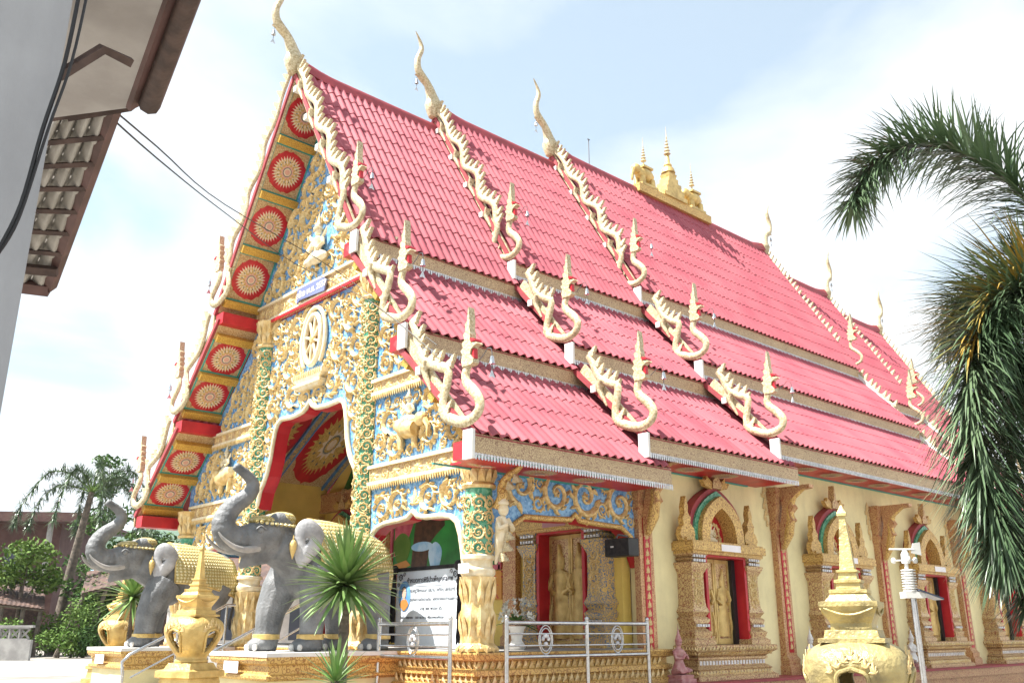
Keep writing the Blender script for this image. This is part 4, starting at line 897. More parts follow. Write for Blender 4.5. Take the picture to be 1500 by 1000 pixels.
    hd=b.build('headdress','blanket',E,smooth=50)
    b=MB()
    for sy in (-1,1):
        for i in range(9): t=i/8; b.ell(P(-2.12+.5*t,2.57-.01*math.sin(t*3)-.03*t,sy*(.17+.09*math.sin(t*2.2))),(.03,.03,.03),n=6,k=4)
    b.build('bead_band','blanket',hd)['kind']='stuff'
    # blanket draped over the back
    b=MB(); rows=[]
    for j in range(13):
        t=j/12; x=-1.28+1.12*t; row=[]
        top=2.655-.22*t*t; hw=.44+.04*math.sin(math.pi*t)
        for i in range(21):
            a=-1+2*i/20; an=abs(a)
            if an<.55: th=an/.55*1.45; y=hw*math.sin(th)*1.04; z=top-(.47)*(1-math.cos(th))*1.0
            else: y=hw*1.045+.012*math.sin(x*9+i); z=top-.47*(1-math.cos(1.45))-(an-.55)/.45*(.25)
            row.append(P(x,z,math.copysign(y,a)))
        rows.append(row)
    b.loft(rows,cap=False,closed=False); bl=fixn(b.build('blanket','blanket',E,smooth=60)); m=bl.modifiers.new('thick','SOLIDIFY'); m.thickness=.03; m.offset=1
    for sy in (0,20):
        b=MB(); b.tube([rows[j][sy] for j in range(13)],.028,n=6); b.build('blanket_hem','gold_bright',bl,smooth=60)
    b=MB(); b.tube([Vector(rows[0][i])+Vector((0,0,.015)) for i in range(21)],.022,n=6); b.build('blanket_edge','gold_bright',bl,smooth=60)
    for (x,y) in ((-1.635,.26),(-1.285,-.28),(-.225,-.28),(-.575,.26)):
        c=P(x,1.13,y); b=MB(); b.lathe(c[0],c[1],[(.165,c[2]-.035),(.178,c[2]-.03),(.178,c[2]+.03),(.163,c[2]+.035)],n=16); b.build('anklet','gold_bright',E,smooth=40)
    for (x,y) in ((-1.71,.26),(-1.36,-.28),(-.30,-.28),(-.66,.26)):
        for k in (-1,0,1):
            a=math.pi+k*.75; c=P(x,1.0,y); b=MB(); b.ell((c[0]+.185*math.cos(a),c[1]+.168*math.sin(a),.05),(.035,.035,.045),n=8,k=6); b.build('toenail','nail',E,smooth=60)
    b=MB(); b.tube(catmull([P(-.06,2.2),P(.03,2.0),P(.04,1.7),P(.0,1.42)],3),[.04-.002*i for i in range(10)],n=7); b.tube([P(.0,1.44),P(.01,1.34),P(0,1.22)],[.02,.06,.01],n=7); b.build('tail','elephant_grey',E,smooth=60)
    return E
YN=2.17
elephant((-1.0,YN,.95),1,'grey elephant statue with raised trunk behind the tall yucca')
elephant((-1.0,2*YC-YN,.95),-1,'grey elephant statue with raised trunk across the stairs from the yucca')
def pedestal(y,label):
    p=thing('statue_pedestal',label,'pedestal',(-1.1,y,0),0,'elephant pedestals')
    b=MB(); b.stack(0,0,[(.0,1.0,.72),(.08,1.0,.72),(.1,.96,.69),(.62,.96,.69)]); b.build('pedestal_body','wall_cream',p)
    b=MB(); b.stack(0,0,[(.62,.97,.7),(.65,1.02,.75),(.68,1.02,.75),(.70,.98,.71),(.80,.98,.71),(.82,1.03,.76),(.86,1.05,.78),(.90,1.05,.78)]); b.build('pedestal_frieze','carved_gold',p)
    b=MB(); b.stack(0,0,[(.90,1.06,.79),(.949,1.06,.79)]); b.build('pedestal_top','white_paint',p)
    b=MB(); b.box(-1.055,-1.05,-.05,.35,.70,.84); b.build('donor_plate','white_plate',p)
pedestal(YN,'cream and gilded pedestal under the elephant behind the tall yucca')
pedestal(2*YC-YN,'cream and gilded pedestal under the elephant across the stairs')
# --- golden lotus lanterns on posts ---
def lantern(loc,s,zb,label):
    o=thing('lotus_lantern',label,'lantern',(loc.x,loc.y,0),R(20),'golden lotus boundary lanterns')
    u=s/.75  # bulge width scale
    Z=lambda z:zb+z*u
    b=MB(); st=[(0,.34),(.06*u,.34)]; k=Z(-.36)
    b.stack(0,0,[(0,.44*u,.44*u),(k*.25,.44*u,.44*u),(k*.27,.38*u,.38*u),(k*.5,.36*u,.36*u),(k*.52,.40*u,.40*u),(k*.6,.40*u,.40*u),(k*.62,.32*u,.32*u),(k*.8,.29*u,.29*u),(k*.82,.34*u,.34*u),(k*.9,.34*u,.34*u),(k*.92,.26*u,.26*u),(k,.22*u,.22*u)]); b.build('lantern_base','gold_old' if s==.601 else 'gold_bright',o)
    prof=[(.20,-.36),(.21,-.33),(.19,-.30),(.20,-.26),(.26,-.18),(.32,-.08),(.362,.02),(.375,.10),(.36,.18),(.31,.24),(.25,.275),(.21,.29)]
    pp=catmull([(a,z,0) for a,z in prof],3); n=112; b=MB(); rings=[]
    for p in pp: 
        ring=[]
        for k_ in range(n):
            a=2*math.pi*k_/n; q=p.x/((abs(math.cos(a))**3.2+abs(math.sin(a))**3.2)**(1/3.2))*.98; q*=1+.03*abs(math.cos(2*a)); ring.append((q*math.cos(a)*u,q*math.sin(a)*u,Z(p.y)))
        rings.append(ring)
    v=[p for r_ in rings for p in r_]; f=[]
    def hole(a,z):
        d=((a+math.pi/4)%(math.pi/2))-math.pi/4; t=(z+.22)/.32
        if t<0 or t>1: return False
        w_=(.09+.19*math.sin(min(1,t/.72)*math.pi/2)) if t<.72 else .28*math.sqrt(max(0,1-((t-.72)/.28)**2))
        if t>.80: w_*=1; 
        return abs(d)<w_ and not (t>.9 and abs(d)<.05)
    for i in range(len(pp)-1):
        for j in range(n):
            if hole(2*math.pi*(j+.5)/n,(pp[i].y+pp[i+1].y)/2): continue
            f.append((i*n+j,i*n+(j+1)%n,(i+1)*n+(j+1)%n,(i+1)*n+j))
    b.add(v,f); bd=b.build('lantern_bowl','gold_old' if s==.601 else 'gold_bright',o,smooth=60); m=bd.modifiers.new('thick','SOLIDIFY'); m.thickness=.045*u; m.offset=-1
    # raised rim round each hole and leaf relief
    for k_ in range(4):
        a0=k_*math.pi/2; path=[]
        for i in range(25):
            t=i/24*2-1
            zz=-.24+.36*(1-abs(t))**.0 if False else None
        zs=[-.22+.32*i/14 for i in range(15)]
        def rad(z):
            for i in range(len(pp)-1):
                if pp[i].y<=z<=pp[i+1].y: return pp[i].x+(pp[i+1].x-pp[i].x)*(z-pp[i].y)/max(1e-6,pp[i+1].y-pp[i].y)
            return pp[-1].x
        def pt(d,z,ex=.012):
            a=a0+d; q=rad(z)/((abs(math.cos(a))**3.2+abs(math.sin(a))**3.2)**(1/3.2))*.98*(1+.03*abs(math.cos(2*a)))+ex; return (q*math.cos(a)*u,q*math.sin(a)*u,Z(z))
        def ww(z):
            t=(z+.22)/.32; return (.09+.19*math.sin(min(1,t/.72)*math.pi/2)) if t<.72 else .28*math.sqrt(max(0,1-((t-.72)/.28)**2))
        path=[pt(-ww(z)-.02,z) for z in zs]+[pt(ww(z)+.02,z) for z in zs[::-1]]
        b=MB(); b.tube(path,.016*u,n=6); b.build('hole_rim','gold_old' if s==.601 else 'gold_bright',bd,smooth=60)
        for i in range(-3,4):
            b=MB(); c=Vector(pt(i*.13,.16+.05*(1-abs(i)/3)-.02*abs(i),.006)); 
            M=Matrix.Translation(c)@rotF(a0+i*.13)@Matrix.Diagonal((.06*u,.07*u,.05*u,1)); ob('leaf_relief',LEAF[abs(i)%3],bd,mtx=M)
    b=MB(); b.stack(0,0,[(Z(.28),.24*u,.24*u),(Z(.31),.24*u,.24*u),(Z(.315),.20*u,.20*u),(Z(.37),.19*u,.19*u),(Z(.375),.15*u,.15*u),(Z(.42),.15*u,.15*u),(Z(.46),.17*u,.17*u),(Z(.54),.21*u,.21*u),(Z(.545),.215*u,.215*u),(Z(.58),.215*u,.215*u),(Z(.585),.17*u,.17*u),(Z(.64),.13*u,.13*u),(Z(.645),.14*u,.14*u),(Z(.67),.14*u,.14*u),(Z(.675),.09*u,.09*u),(Z(.72),.085*u,.085*u),(Z(.725),.10*u,.10*u),(Z(.745),.10*u,.10*u),(Z(.75),.07*u,.07*u),(Z(.80),.065*u,.065*u),(Z(.805),.08*u,.08*u),(Z(.82),.08*u,.08*u),(Z(.825),.055*u,.055*u),(Z(.88),.05*u,.05*u),(Z(1.24),.022*u,.022*u),(Z(1.245),.036*u,.036*u),(Z(1.265),.036*u,.036*u),(Z(1.33),.004,.004)]); b.build('lantern_spire','gold_old' if s==.601 else 'gold_bright',o)
    for k_ in range(4):
        b=MB(); a=k_*math.pi/2; 
        pts=[Matrix.Rotation(a,4,'Z')@Vector((.205*u,(t-.5)*.36*u,Z(.53)-.05*u*math.sin(math.pi*t))) for t in [i/8 for i in range(9)]]; b.tube(pts,.010*u,n=5); b.build('swag','gold_old' if s==.601 else 'gold_bright',o,smooth=60)
def place_at(px,dist): d=dep(px,900,dist); return d
lantern(place_at(287,11.8),.60,1.14,'golden lotus lantern with spire in front of the elephant pedestals')
lantern(place_at(177,23.6),.80,1.16,'golden lotus lantern beside the drooping yucca near the sheds')
lantern(place_at(1249,6.3),.601,.91,'weathered golden lotus lantern in front of the long side windows')
# --- railings ---
def tube_obj(pts,r,name,mt,par): b=MB(); b.tube(pts,r,n=8); return b.build(name,mt,par,smooth=60)
def balustrade(p0,p1,posts,emb,z1,label):
    o=thing('balustrade',label,'railing',(p0.x,p0.y,.49),0,'steel balustrades round the porch'); d=(p1-p0); d.z=0; L_=d.length; d.normalize(); f=lambda t,z:(d.x*t*L_,d.y*t*L_,z-.49)
    for t in posts:
        tube_obj([f(t,.49),f(t,z1+.04)],.028,'post','steel',o); b=MB(); c=f(t,z1+.06); b.ell(c,(.03,.03,.035),n=8,k=6); b.build('post_cap','steel',o,smooth=60)
    for z,r in ((z1,.026),(z1-.40,.024)): tube_obj([f(posts[0],z),f(posts[-1],z)],r,'rail','steel',o)
    for z in (z1-.13,z1-.27): tube_obj([f(posts[0],z),f(posts[-1],z)],.012,'thin_rail','steel',o)
    for t in emb:
        for rr in (.15,.12): tube_obj([Vector(f(t,z1-.20))+Vector((d.x*rr*.8*math.cos(a*.2618),d.y*rr*.8*math.cos(a*.2618),rr*1.15*math.sin(a*.2618))) for a in range(25)],.009,'ring','steel',o)
        b=MB(); c=Vector(f(t,z1-.21)); nn=Vector((d.y,-d.x,0))
        for k in range(5):
            a=math.pi*(.1+.2*k); b.ell(c+d*(.05*math.cos(a))+Vector((0,0,.06*math.sin(a))),(.025,.025,.03),n=7,k=5)
        b.ell(c-Vector((0,0,.04)),(.03,.03,.03),n=7,k=5); b.build('lotus_emblem','silver',o,smooth=60)
balustrade(at(742,915,1,-.5),at(948,920,1,-.5),(0,.535,1),(.25,.76),1.30,'steel balustrade with two ring emblems beside the porch door')
a0_=at(660,912,0,-.5); a1_=at(556,914,0,-.5)
balustrade(a0_,a1_,(0,1),(.5,),1.29,'steel balustrade with one ring emblem before the notice board')
def handrail(y,label):
    o=thing('stair_handrail',label,'railing',(-2.2,y,0),0,'steel stair handrails'); 
    tube_obj([(0,0,.55),(-.03,0,.75),(.08,0,.86),(.2,0,.92),(1.6,0,1.62),(1.75,0,1.62)],.024,'rail','steel',o); tube_obj([(.12,0,.52),(1.6,0,1.28)],.014,'thin_rail','steel',o)
    for x,z in ((.0,.62),(.8,1.22),(1.6,1.62)): tube_obj([(x,0,.0),(x,0,z)],.022,'post','steel',o)
handrail(3.25,'steel stair handrail beside the elephant nearer the yucca'); handrail(5.85,'steel stair handrail beside the elephant across the stairs')
# --- notice board with mourning ribbons, in the right front bay ---
sg=thing('notice_board','pale blue notice board with oval portrait and black ribbons','sign',(.42,(at(588,880,0,.42).y+at(672,880,0,.42).y)/2,.96),0); SW=(at(588,880,0,.42).y-at(672,880,0,.42).y)/2/.84; sg.scale=(1,SW*1.12,.88); sg.location.y+=.03
b=MB(); b.box(-.02,.02,-.84,.84,.02,1.24); b.build('board','board',sg)
b=MB()
for y in (-.8,.8): b.box(.0,.5,y-.02,y+.02,0,.04)
for y in (-.8,.8): tube_obj([(.02,y,1.2),(.45,y,.02)],.015,'stand_leg','wood_dark',sg)
b=MB(); b.box(-.035,.03,-.86,.86,1.23,1.29); b.build('top_swag','black_cloth',sg)
for sy in (-1,1):
    y=sy*.86; b=MB(); b.ell((-.06,y,1.26),(.07,.085,.09),n=8,k=6); b.build('ribbon_knot','black_cloth',sg,smooth=50)
    for k,(z0,z1,w_) in enumerate(((1.22,.85,.09),(.95,.5,.075),(.62,.12,.09))):
        b=MB(); r_=random.Random(k+sy*9); n=12; rings=[]
        for z,ww_ in ((z0,.03),(z0-.1,w_*.7),((z0+z1)/2,w_*.8),(z1,w_*1.25)): rings.append([(-.05+.03*math.sin(j*2.6),y+sy*.02+ww_*(j/(n-1)-.5)*2*.6+.01*r_.random(),z+(.05*math.sin(j*1.9) if z==z1 else 0)) for j in range(n)])
        b.loft(rings,cap=False,closed=False); e=b.build('ribbon','black_cloth',sg); m=e.modifiers.new('t','SOLIDIFY'); m.thickness=.012
F_=lambda y,z,x=-.0225:Matrix.Translation((x,y,z))@FACE_F
b=MB(); b.ext([(.60+.165*math.cos(i*.2618),.83+.245*math.sin(i*.2618)) for i in range(24)],FX,-.026,-.021); pt_=fixn(b.build('portrait','portrait_blue',sg))
b=MB(); b.ext([(.475,.70),(.50,.66),(.56,.61),(.60,.595),(.64,.61),(.70,.66),(.725,.70),(.68,.755),(.63,.79),(.57,.79),(.52,.755)],FX,-.031,-.027); fixn(b.build('robe','robe',pt_))
b=MB(); b.ext([(.60+.058*math.cos(i*.349),.885+.095*math.sin(i*.349)) for i in range(18)],FX,-.033,-.0275); b.ext([(.57,.77),(.63,.77),(.625,.83),(.575,.83)],FX,-.0325,-.0275); fixn(b.build('face','skin',pt_))
b=MB(); b.ext([(.54,.90),(.55,.96),(.60,.99),(.65,.96),(.66,.90),(.645,.95),(.60,.972),(.555,.95)],FX,-.0345,-.0275); fixn(b.build('hair','hair',pt_))
for body,sz,y,z,bd_ in (('กำหนดการพิธีบำเพ็ญกุศลศพ',.105,-.06,1.04,.002),('พระครูวิจิตรนนท (สมาน โชติโก) สุขจันทร์',.075,-.12,.885,0),('อดีตเจ้าอาวาสวัดบ้านต้อ  อดีตเจ้าคณะตำบลสถาน',.068,-.13,.745,0),('อายุ ๗๗ พรรษา ๕๖',.075,-.12,.60,0),('วันที่ ๑ มิถุนายน    เวลา ๑๙.๐๐ น. พิธีสวดพระอภิธรรม',.055,.12,.47,0),('วันที่ ๒ มิถุนายน',.055,.5,.37,0)): text(body,sz,sg,F_(y,z),'ink',bold=bd_)
b=MB(); b.box(-.024,-.021,-.4,.42,.975,.98); b.build('rule_line','ink',sg)
for sy in (-1,1):
    for k,(dy,dz_,q) in enumerate(((.72,1.13,.06),(.62,1.18,.04),(.77,1.02,.04))):
        ob('corner_scroll',SCROLL[k],sg,mtx=F_(sy*dy,dz_)@Matrix.Diagonal((q*sy,q,.008,1))).material_slots[0].link='OBJECT'
for o in sg.children:
    if o.name.startswith('corner_scroll'): o.material_slots[0].link='OBJECT'; o.material_slots[0].material=MATS['ink']
# --- loudspeaker on the porch back wall ---
sp_=at(903,812,0,2.5); o=thing('loudspeaker','black box loudspeaker mounted beside the porch door','speaker',(2.62,sp_.y,2.24),0); o.scale=(.75,.75,.8)
b=MB(); b.stack(0,0,[(0,.14,.30),(.02,.15,.31),(.30,.15,.31),(.32,.14,.30)]); b.build('cabinet','black',o)
b=MB(); b.box(-.158,-.151,-.28,.28,.03,.29); b.build('grille','black_cloth',o); b=MB(); b.box(-.163,-.159,.07,.15,.16,.19); b.build('badge','silver',o)
b=MB(); b.box(.12,.38,-.05,.05,.10,.18); b.tube([(-.05,.1,.32),(.0,.08,.4),(.2,0,.38)],.02,n=6); b.build('wall_mount','iron',o)
# --- flower arrangement ---
fp=at(757,925,1,.30); o=thing('flower_arrangement','white flower arrangement with green leaves behind the balustrade','flowers',(fp.x,.30,.966),0); r_=random.Random(4)
b=MB(); b.lathe(0,0,[(.10,0),(.13,.04),(.07,.12),(.10,.25),(.13,.3)],n=12); b.build('vase','white_paint',o,smooth=50)
FLW=[]
for i in range(34):
    a=r_.random()*6.28; e=r_.uniform(-.3,1.3); c=Vector((math.cos(a)*math.cos(e)*.21,math.sin(a)*math.cos(e)*.21,.42+.22*math.sin(e))); b=MB()
    FLW.append((c,(c-Vector((0,0,.36))).normalized()))
def blade(b,base,d,ln,wd,droop,n=5,m=0,fold=.25,up=Vector((0,0,1))):
    d=d.normalized(); s=d.cross(up); s=s.normalized() if s.length>.05 else Vector((1,0,0)); p=Vector(base); rows=[]
    for i in range(n+1):
        t=i/n; w_=wd*(1-t)**.55*(.55+.45*min(1,t*4)); nn=s.cross(d).normalized(); rows.append([p-s*w_+nn*w_*fold,p,p+s*w_+nn*w_*fold]); p=p+d*(ln/n); d=(d+Vector((0,0,-droop/n))).normalized()
    b.loft(rows,cap=False,closed=False,m=m)
for c,ax in FLW:
    b=MB(); u_=ax.orthogonal().normalized(); v_=ax.cross(u_)
    for k in range(6): ka=k*1.047; blade(b,c,u_*math.cos(ka)+v_*math.sin(ka)+ax*.7,.075,.024,.3,n=3)
    b.build('blossom','flower_white',o,smooth=60)
for i in range(14):
    a=i*.45+r_.random()*.3; b=MB(); blade(b,(0,0,.32),Vector((math.cos(a),math.sin(a),r_.uniform(-.1,.8))),.34,.05,.6); b.build('leaf','leaf_tree',o)
# --- kneeling guardian statuettes at the pilaster feet ---
def guardian(x,y,mt,label):
    o=thing('guardian_statuette',label,'statue',(x,y,.49),0,'kneeling guardian statuettes'); b=MB(); b.stack(0,0,[(0,.17,.15),(.05,.17,.15),(.06,.14,.12),(.10,.15,.13),(.11,.13,.11)]); b.build('base','pink_stone',o)
    b=MB(); s=.42
    for q in (-1,1): b.tube([(q*.09,.05,.16),(q*.12,-.09,.18),(q*.10,.07,.13)],[.06,.055,.04],n=8)
    b.loft([[(w_*math.cos(k*.628),w_*.75*math.sin(k*.628)+.02,z) for k in range(10)] for z,w_ in ((.12,.13),(.22,.11),(.30,.075),(.38,.095),(.44,.11),(.475,.05),(.50,.035))])
    b.ell((0,.01,.55),(.05,.052,.06)); b.lathe(0,.01,[(.055,.575),(.06,.59),(.04,.61),(.042,.63),(.022,.67),(.01,.75),(.002,.84)],n=10)
    for q in (-1,1): b.tube([(q*.105,.02,.43),(q*.13,-.03,.34),(q*.06,-.10,.33),(q*.01,-.12,.39)],[.03,.027,.022,.018],n=7)
    remesh(b,.013,'figure',mt,o,3)
    for q in (-1,1):
        b=MB(); b.ell((q*.018,-.040,.558),(.009,.006,.005),n=6,k=4); b.build('eye','black',o)
guardian(3.55,-.38,'pink_stone','red kneeling guardian statuette beside the balustrade')
guardian(7.28,-.34,'white_paint','pale kneeling guardian statuette at the pilaster after the first window')
guardian(11.1,-.34,'white_paint','pale kneeling guardian statuette at the pilaster after the second window')
# --- weather station ---
wp=dep(1341,900,8.6); o=thing('weather_station','white weather station with solar panel on a steel pole','weather station',(wp.x,wp.y,0),R(-40)); o.scale=(.78,.78,1)
zt=1.2+(924-868)/1397*8.6-.08
tube_obj([(0,0,0),(0,0,zt)],.032,'pole','steel',o)
b=MB(); b.box(-.11,.11,-.07,.07,zt,zt+.05); b.build('bracket','white_paint',o)
b=MB(); b.add([(.03,-.11,zt+.07),(.28,-.11,zt-.0),(.28,.11,zt-.0),(.03,.11,zt+.07),(.03,-.11,zt+.055),(.28,-.11,zt-.015),(.28,.11,zt-.015),(.03,.11,zt+.055)],[(0,1,2,3),(7,6,5,4),(0,4,5,1),(1,5,6,2),(2,6,7,3),(3,7,4,0)]); fixn(b.build('solar_panel','solar',o))
b=MB(); b.lathe(-.02,0,[(r,zt+.05+.021*k+dz) for k in range(9) for r,dz in ((.05,0),(.075,.004),(.075,.012),(.05,.016))],n=14); b.build('louvre_shield','white_paint',o,smooth=30)
b=MB(); b.lathe(-.03,0,[(.02,zt+.23),(.02,zt+.28),(.045,zt+.285),(.045,zt+.36),(.03,zt+.38),(.02,zt+.40)],n=12); b.build('sensor_head','white_paint',o,smooth=40)
for k in range(3):
    a=k*2.094+.3; b=MB(); b.tube([(-.03,0,zt+.31),(-.03+.12*math.cos(a),.12*math.sin(a),zt+.31)],.006,n=5); b.ell((-.03+.13*math.cos(a),.13*math.sin(a),zt+.31),(.028,.028,.028),n=8,k=6); b.build('wind_cup','white_paint',o,smooth=60)
b=MB(); b.tube([(-.2,0,zt+.40),(.08,0,zt+.40)],.008,n=5); b.ext([(.04,zt+.37),(.15,zt+.35),(.15,zt+.46),(.07,zt+.45)],FY,-.005,.005); b.build('wind_vane','white_paint',o)
# --- yuccas ---
def yucca(loc,zc,rad,n,label,seed,trunk=.04,wd=.031):
    r_=random.Random(seed); o=thing('yucca',label,'plant',(loc.x,loc.y,0),0,'yucca plants by the temple'); b=MB(); b.tube([(0,0,0),(.01,0,zc*.5),(0,0,zc)],[trunk*1.1,trunk,trunk],n=9)
    for i in range(int(zc/.05)): b.lathe(0,0,[(trunk*.98,i*.05),(trunk*1.12,i*.05+.02),(trunk*.98,i*.05+.04)],n=8)
    b.build('trunk','bark',o)
    for i in range(n):
        t=i/n; e=math.pi/2-t*2.25-.05; a=i*2.39996; d=Vector((math.cos(a)*math.cos(e),math.sin(a)*math.cos(e),math.sin(e))); b=MB(); blade(b,Vector((0,0,zc-.04*t))+d*.03,d,rad*r_.uniform(.82,1.08),wd,.12+.35*t*r_.random(),n=4,fold=.4); b.build('leaf','leaf_yucca',o,smooth=60)
yl=dep(507,852,8.2); yucca(yl,yl.z,.51,170,'tall green yucca on a thin trunk before the elephant pedestal',1)
yl=dep(492,993,7.6); yucca(yl,yl.z-.02,.30,60,'small young yucca at the foot of the tall yucca',2,wd=.018)
yl=dep(196,872,20.5); yucca(yl,yl.z,.86,90,'yucca with drooping leaves next to a lantern near the sheds',3,wd=.045)
# --- foxtail palm at the right ---
def frond(par,pts,wid,n,seed,orange=False,ll=.42):
    r_=random.Random(seed); P=catmull(pts,6); b=MB(); b.tube(P,[.028*(1-.85*i/len(P)) for i in range(len(P))],n=6); fr=b.build('frond_stalk','bark',par,smooth=60)
    b=MB(); m=len(P)-1
    for i in range(n):
        t=(i+r_.random())/n; t=.06+.94*t; k=min(m-1,int(t*m)); p=P[k].lerp(P[k+1],t*m-k); ax=(P[k+1]-P[k]).normalized(); u=ax.orthogonal().normalized(); v=ax.cross(u); a=r_.random()*6.283; rd=u*math.cos(a)+v*math.sin(a)
        d=(rd*.8+ax*r_.uniform(.2,1.1)).normalized(); blade(b,p,d,ll*r_.uniform(.6,1.05)*(1-.5*t),.0125,.2+.75*r_.random(),n=4,m=1 if (orange and rd.z>.25 and r_.random()<.5 and t<.55) else 0,fold=.2)
    b.build('leaflets',['leaf_palm','leaf_orange'],fr,smooth=60)['kind']='stuff'
DP=8.8
pc=dep(1640,520,DP+.5); palm=thing('foxtail_palm','foxtail palm with bushy arching fronds beside the temple wall','palm tree',(pc.x,pc.y,0),0)
L_=lambda px,py,d=DP:dep(px,py,d)-Vector((pc.x,pc.y,0))
b=MB(); b.tube([(0,0,0),(.02,0,pc.z*.5),(0,0,pc.z)],[.16,.13,.10],n=12); b.build('trunk','bark',palm,smooth=60)
top=Vector((0,0,pc.z-.02))
frond(palm,[top,L_(1545,345,DP+.3),L_(1475,265),L_(1400,222,DP-.1),L_(1330,215,DP-.2),L_(1275,245,DP-.3),L_(1248,300,DP-.35)],1,1150,1,ll=.85)
frond(palm,[top,L_(1560,450,DP+.2),L_(1490,430),L_(1440,470,DP-.2),L_(1420,560,DP-.4),L_(1435,680,DP-.5),L_(1462,770,DP-.5),L_(1474,812,DP-.5)],1,2300,2,True,ll=1.1)
frond(palm,[top,L_(1570,500,DP+.1),L_(1520,500,DP+.1),L_(1490,560,DP),L_(1480,680,DP-.1),L_(1500,800,DP-.1),L_(1515,880,DP-.1)],1,1500,3,ll=.95)
frond(palm,[top,L_(1560,430,DP+.6),L_(1510,400,DP+.7),L_(1450,410,DP+.7),L_(1400,450,DP+.6),L_(1390,500,DP+.5)],1,900,4,ll=.8)
frond(palm,[top,L_(1650,400,DP+.6),L_(1700,330,DP+.9),L_(1800,320,DP+1.2),L_(1880,400,DP+1.2)],1,500,5)
frond(palm,[top,L_(1660,420,DP-.3),L_(1720,400,DP-.8),L_(1790,450,DP-1.2),L_(1830,560,DP-1.3)],1,500,6)
# ================= NEAR BUILDING AT THE LEFT =================
nb=thing('grey_building','grey building corner with brown tiled eaves near the camera','building',(0,0,0))
c0=dep(62,255,3.2); t_up=Vector((0,0,1))
b=MB(); wd_=ray(-300,400); wd_.z=0; wd_.normalize(); pz=[Vector((c0.x,c0.y,0)),Vector((c0.x,c0.y,0))+(Vector((-_r.x,-_r.y,0))*3-wd_*.0)]
dback=Vector((_f.x,_f.y,0)).normalized()
q=[pz[0],pz[0]+Vector((-4,.25,0)),pz[0]+Vector((-4,.6,0)),pz[0]+Vector((-.05,.35,0))]
b.loft([[(p.x,p.y,z) for p in q] for z in (0,6.0)]); fixn(b.build('wall','grey_wall',nb))
# tiled verge: roof underside seen from below, sloping down away from the camera
pa,pb_=dep(185,120,4.2),dep(72,432,6.2); qa,qb=dep(95,140,4.35),dep(-40,418,6.3)
def mixv(a,b_,t): return a+(b_-a)*t
nrm_=((pb_-pa).cross(qa-pa)).normalized(); nrm_=nrm_ if nrm_.z>0 else -nrm_
for i in range(9):
    t0=i/9; t1=(i+.97)/9
    for k in range(4):
        b=MB(); n=8; rows=[]
        for t,l in ((t0,0),(t1+.03,.03)):
            row=[]
            for j in range(n+1):
                s_=(k+j/n)/4; p=mixv(mixv(pa,pb_,t),mixv(qa,qb,t),s_); row.append(p+nrm_*(.05+.03*math.cos(2*math.pi*j/n)+.03-l))
            rows.append(row)
        b.loft(rows,cap=False,closed=False); e=b.build('roof_tile','tile_grey',nb,smooth=50); m=e.modifiers.new('t','SOLIDIFY'); m.thickness=.02
    for tt in (t0+.005,):
        b=MB(); b.tube([mixv(pa,pb_,tt)+nrm_*.03,mixv(qa,qb,tt)+nrm_*.03],.018,n=4); b.build('batten','wood_dark',nb)
b=MB(); b.tube([pa+nrm_*.06,pb_+nrm_*.06],.045,n=4,up=nrm_); b.build('verge_board','verge_brown',nb)
b=MB(); b.tube([pb_+nrm_*.04,qb+nrm_*.04],.05,n=4); b.build('eave_board','verge_brown',nb)
b=MB(); b.tube([pa+nrm_*.04+Vector((0,0,.02)),qa+nrm_*.04],.06,n=4); b.tube([s_a_:=dep(192,150,4.15),dep(100,165,4.3)],.05,n=4); b.build('top_beam','wood_dark',nb)
b=MB(); b.tube([mixv(pa,pb_,.86)+nrm_*.0,mixv(qa,qb,.86)],.035,n=4); b.build('purlin','wood_dark',nb)
# boxed soffit above, nearer the camera
s0,s1,s2,s3=dep(250,-15,3.2),dep(190,158,4.1),dep(60,175,4.3),dep(60,-60,3.2)
b=MB(); zz_=max(s1.z,s0.z)
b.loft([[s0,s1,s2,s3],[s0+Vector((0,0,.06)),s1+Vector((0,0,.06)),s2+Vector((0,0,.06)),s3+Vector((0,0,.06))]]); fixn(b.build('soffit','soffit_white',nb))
b=MB(); b.tube([s0+Vector((0,0,.02)),s1+Vector((0,0,.02))],[.035,.04],n=4); b.build('fascia','verge_brown',nb)
off=(s1-s2).normalized()*.09; b=MB(); b.tube([s0+off+Vector((0,0,.02)),s1+off*1.0+Vector((0,0,.0))],[.045,.05],n=8); b.build('gutter','wood_dark',nb,smooth=60)
b=MB(); b.tube([dep(85,112,3.3),dep(150,72,3.3),dep(192,92,3.35)],.022,n=4); b.build('brace','wood_dark',nb)
def cable(pts,r,label):
    P=catmull(pts,5); o=P[0].copy(); b=MB(); b.tube([p-o for p in P],r,n=5); e=b.build('cable','cable',None,smooth=60); e.location=o; tag(e,label,'cable','overhead cables')
e_=dep(175,158,4.1); e2=dep(107,110,4.0)
cable([dep(60,60,4.0),e2,dep(230,215,6),dep(330,300,10),at(490,395,0,-.9),at(640,505,0,-.87)],.006,'upper black cable crossing the gable front')
cable([dep(60,75,4.0),dep(107,120,4.0),dep(230,232,6),dep(330,312,10),at(430,385,0,-.92),at(540,440,0,-.9),at(640,520,0,-.9)],.006,'lower black cable crossing the gable front')
cable([dep(118,-20,2.9),dep(95,90,2.9),dep(62,190,2.9),dep(30,300,2.9),dep(-5,370,2.9)],.007,'thick black cable running down the grey wall')
cable([dep(130,-20,2.9),dep(105,90,2.9),dep(70,190,2.9),dep(28,318,2.9),dep(-5,375,2.9)],.005,'thinner black cable running down the grey wall')
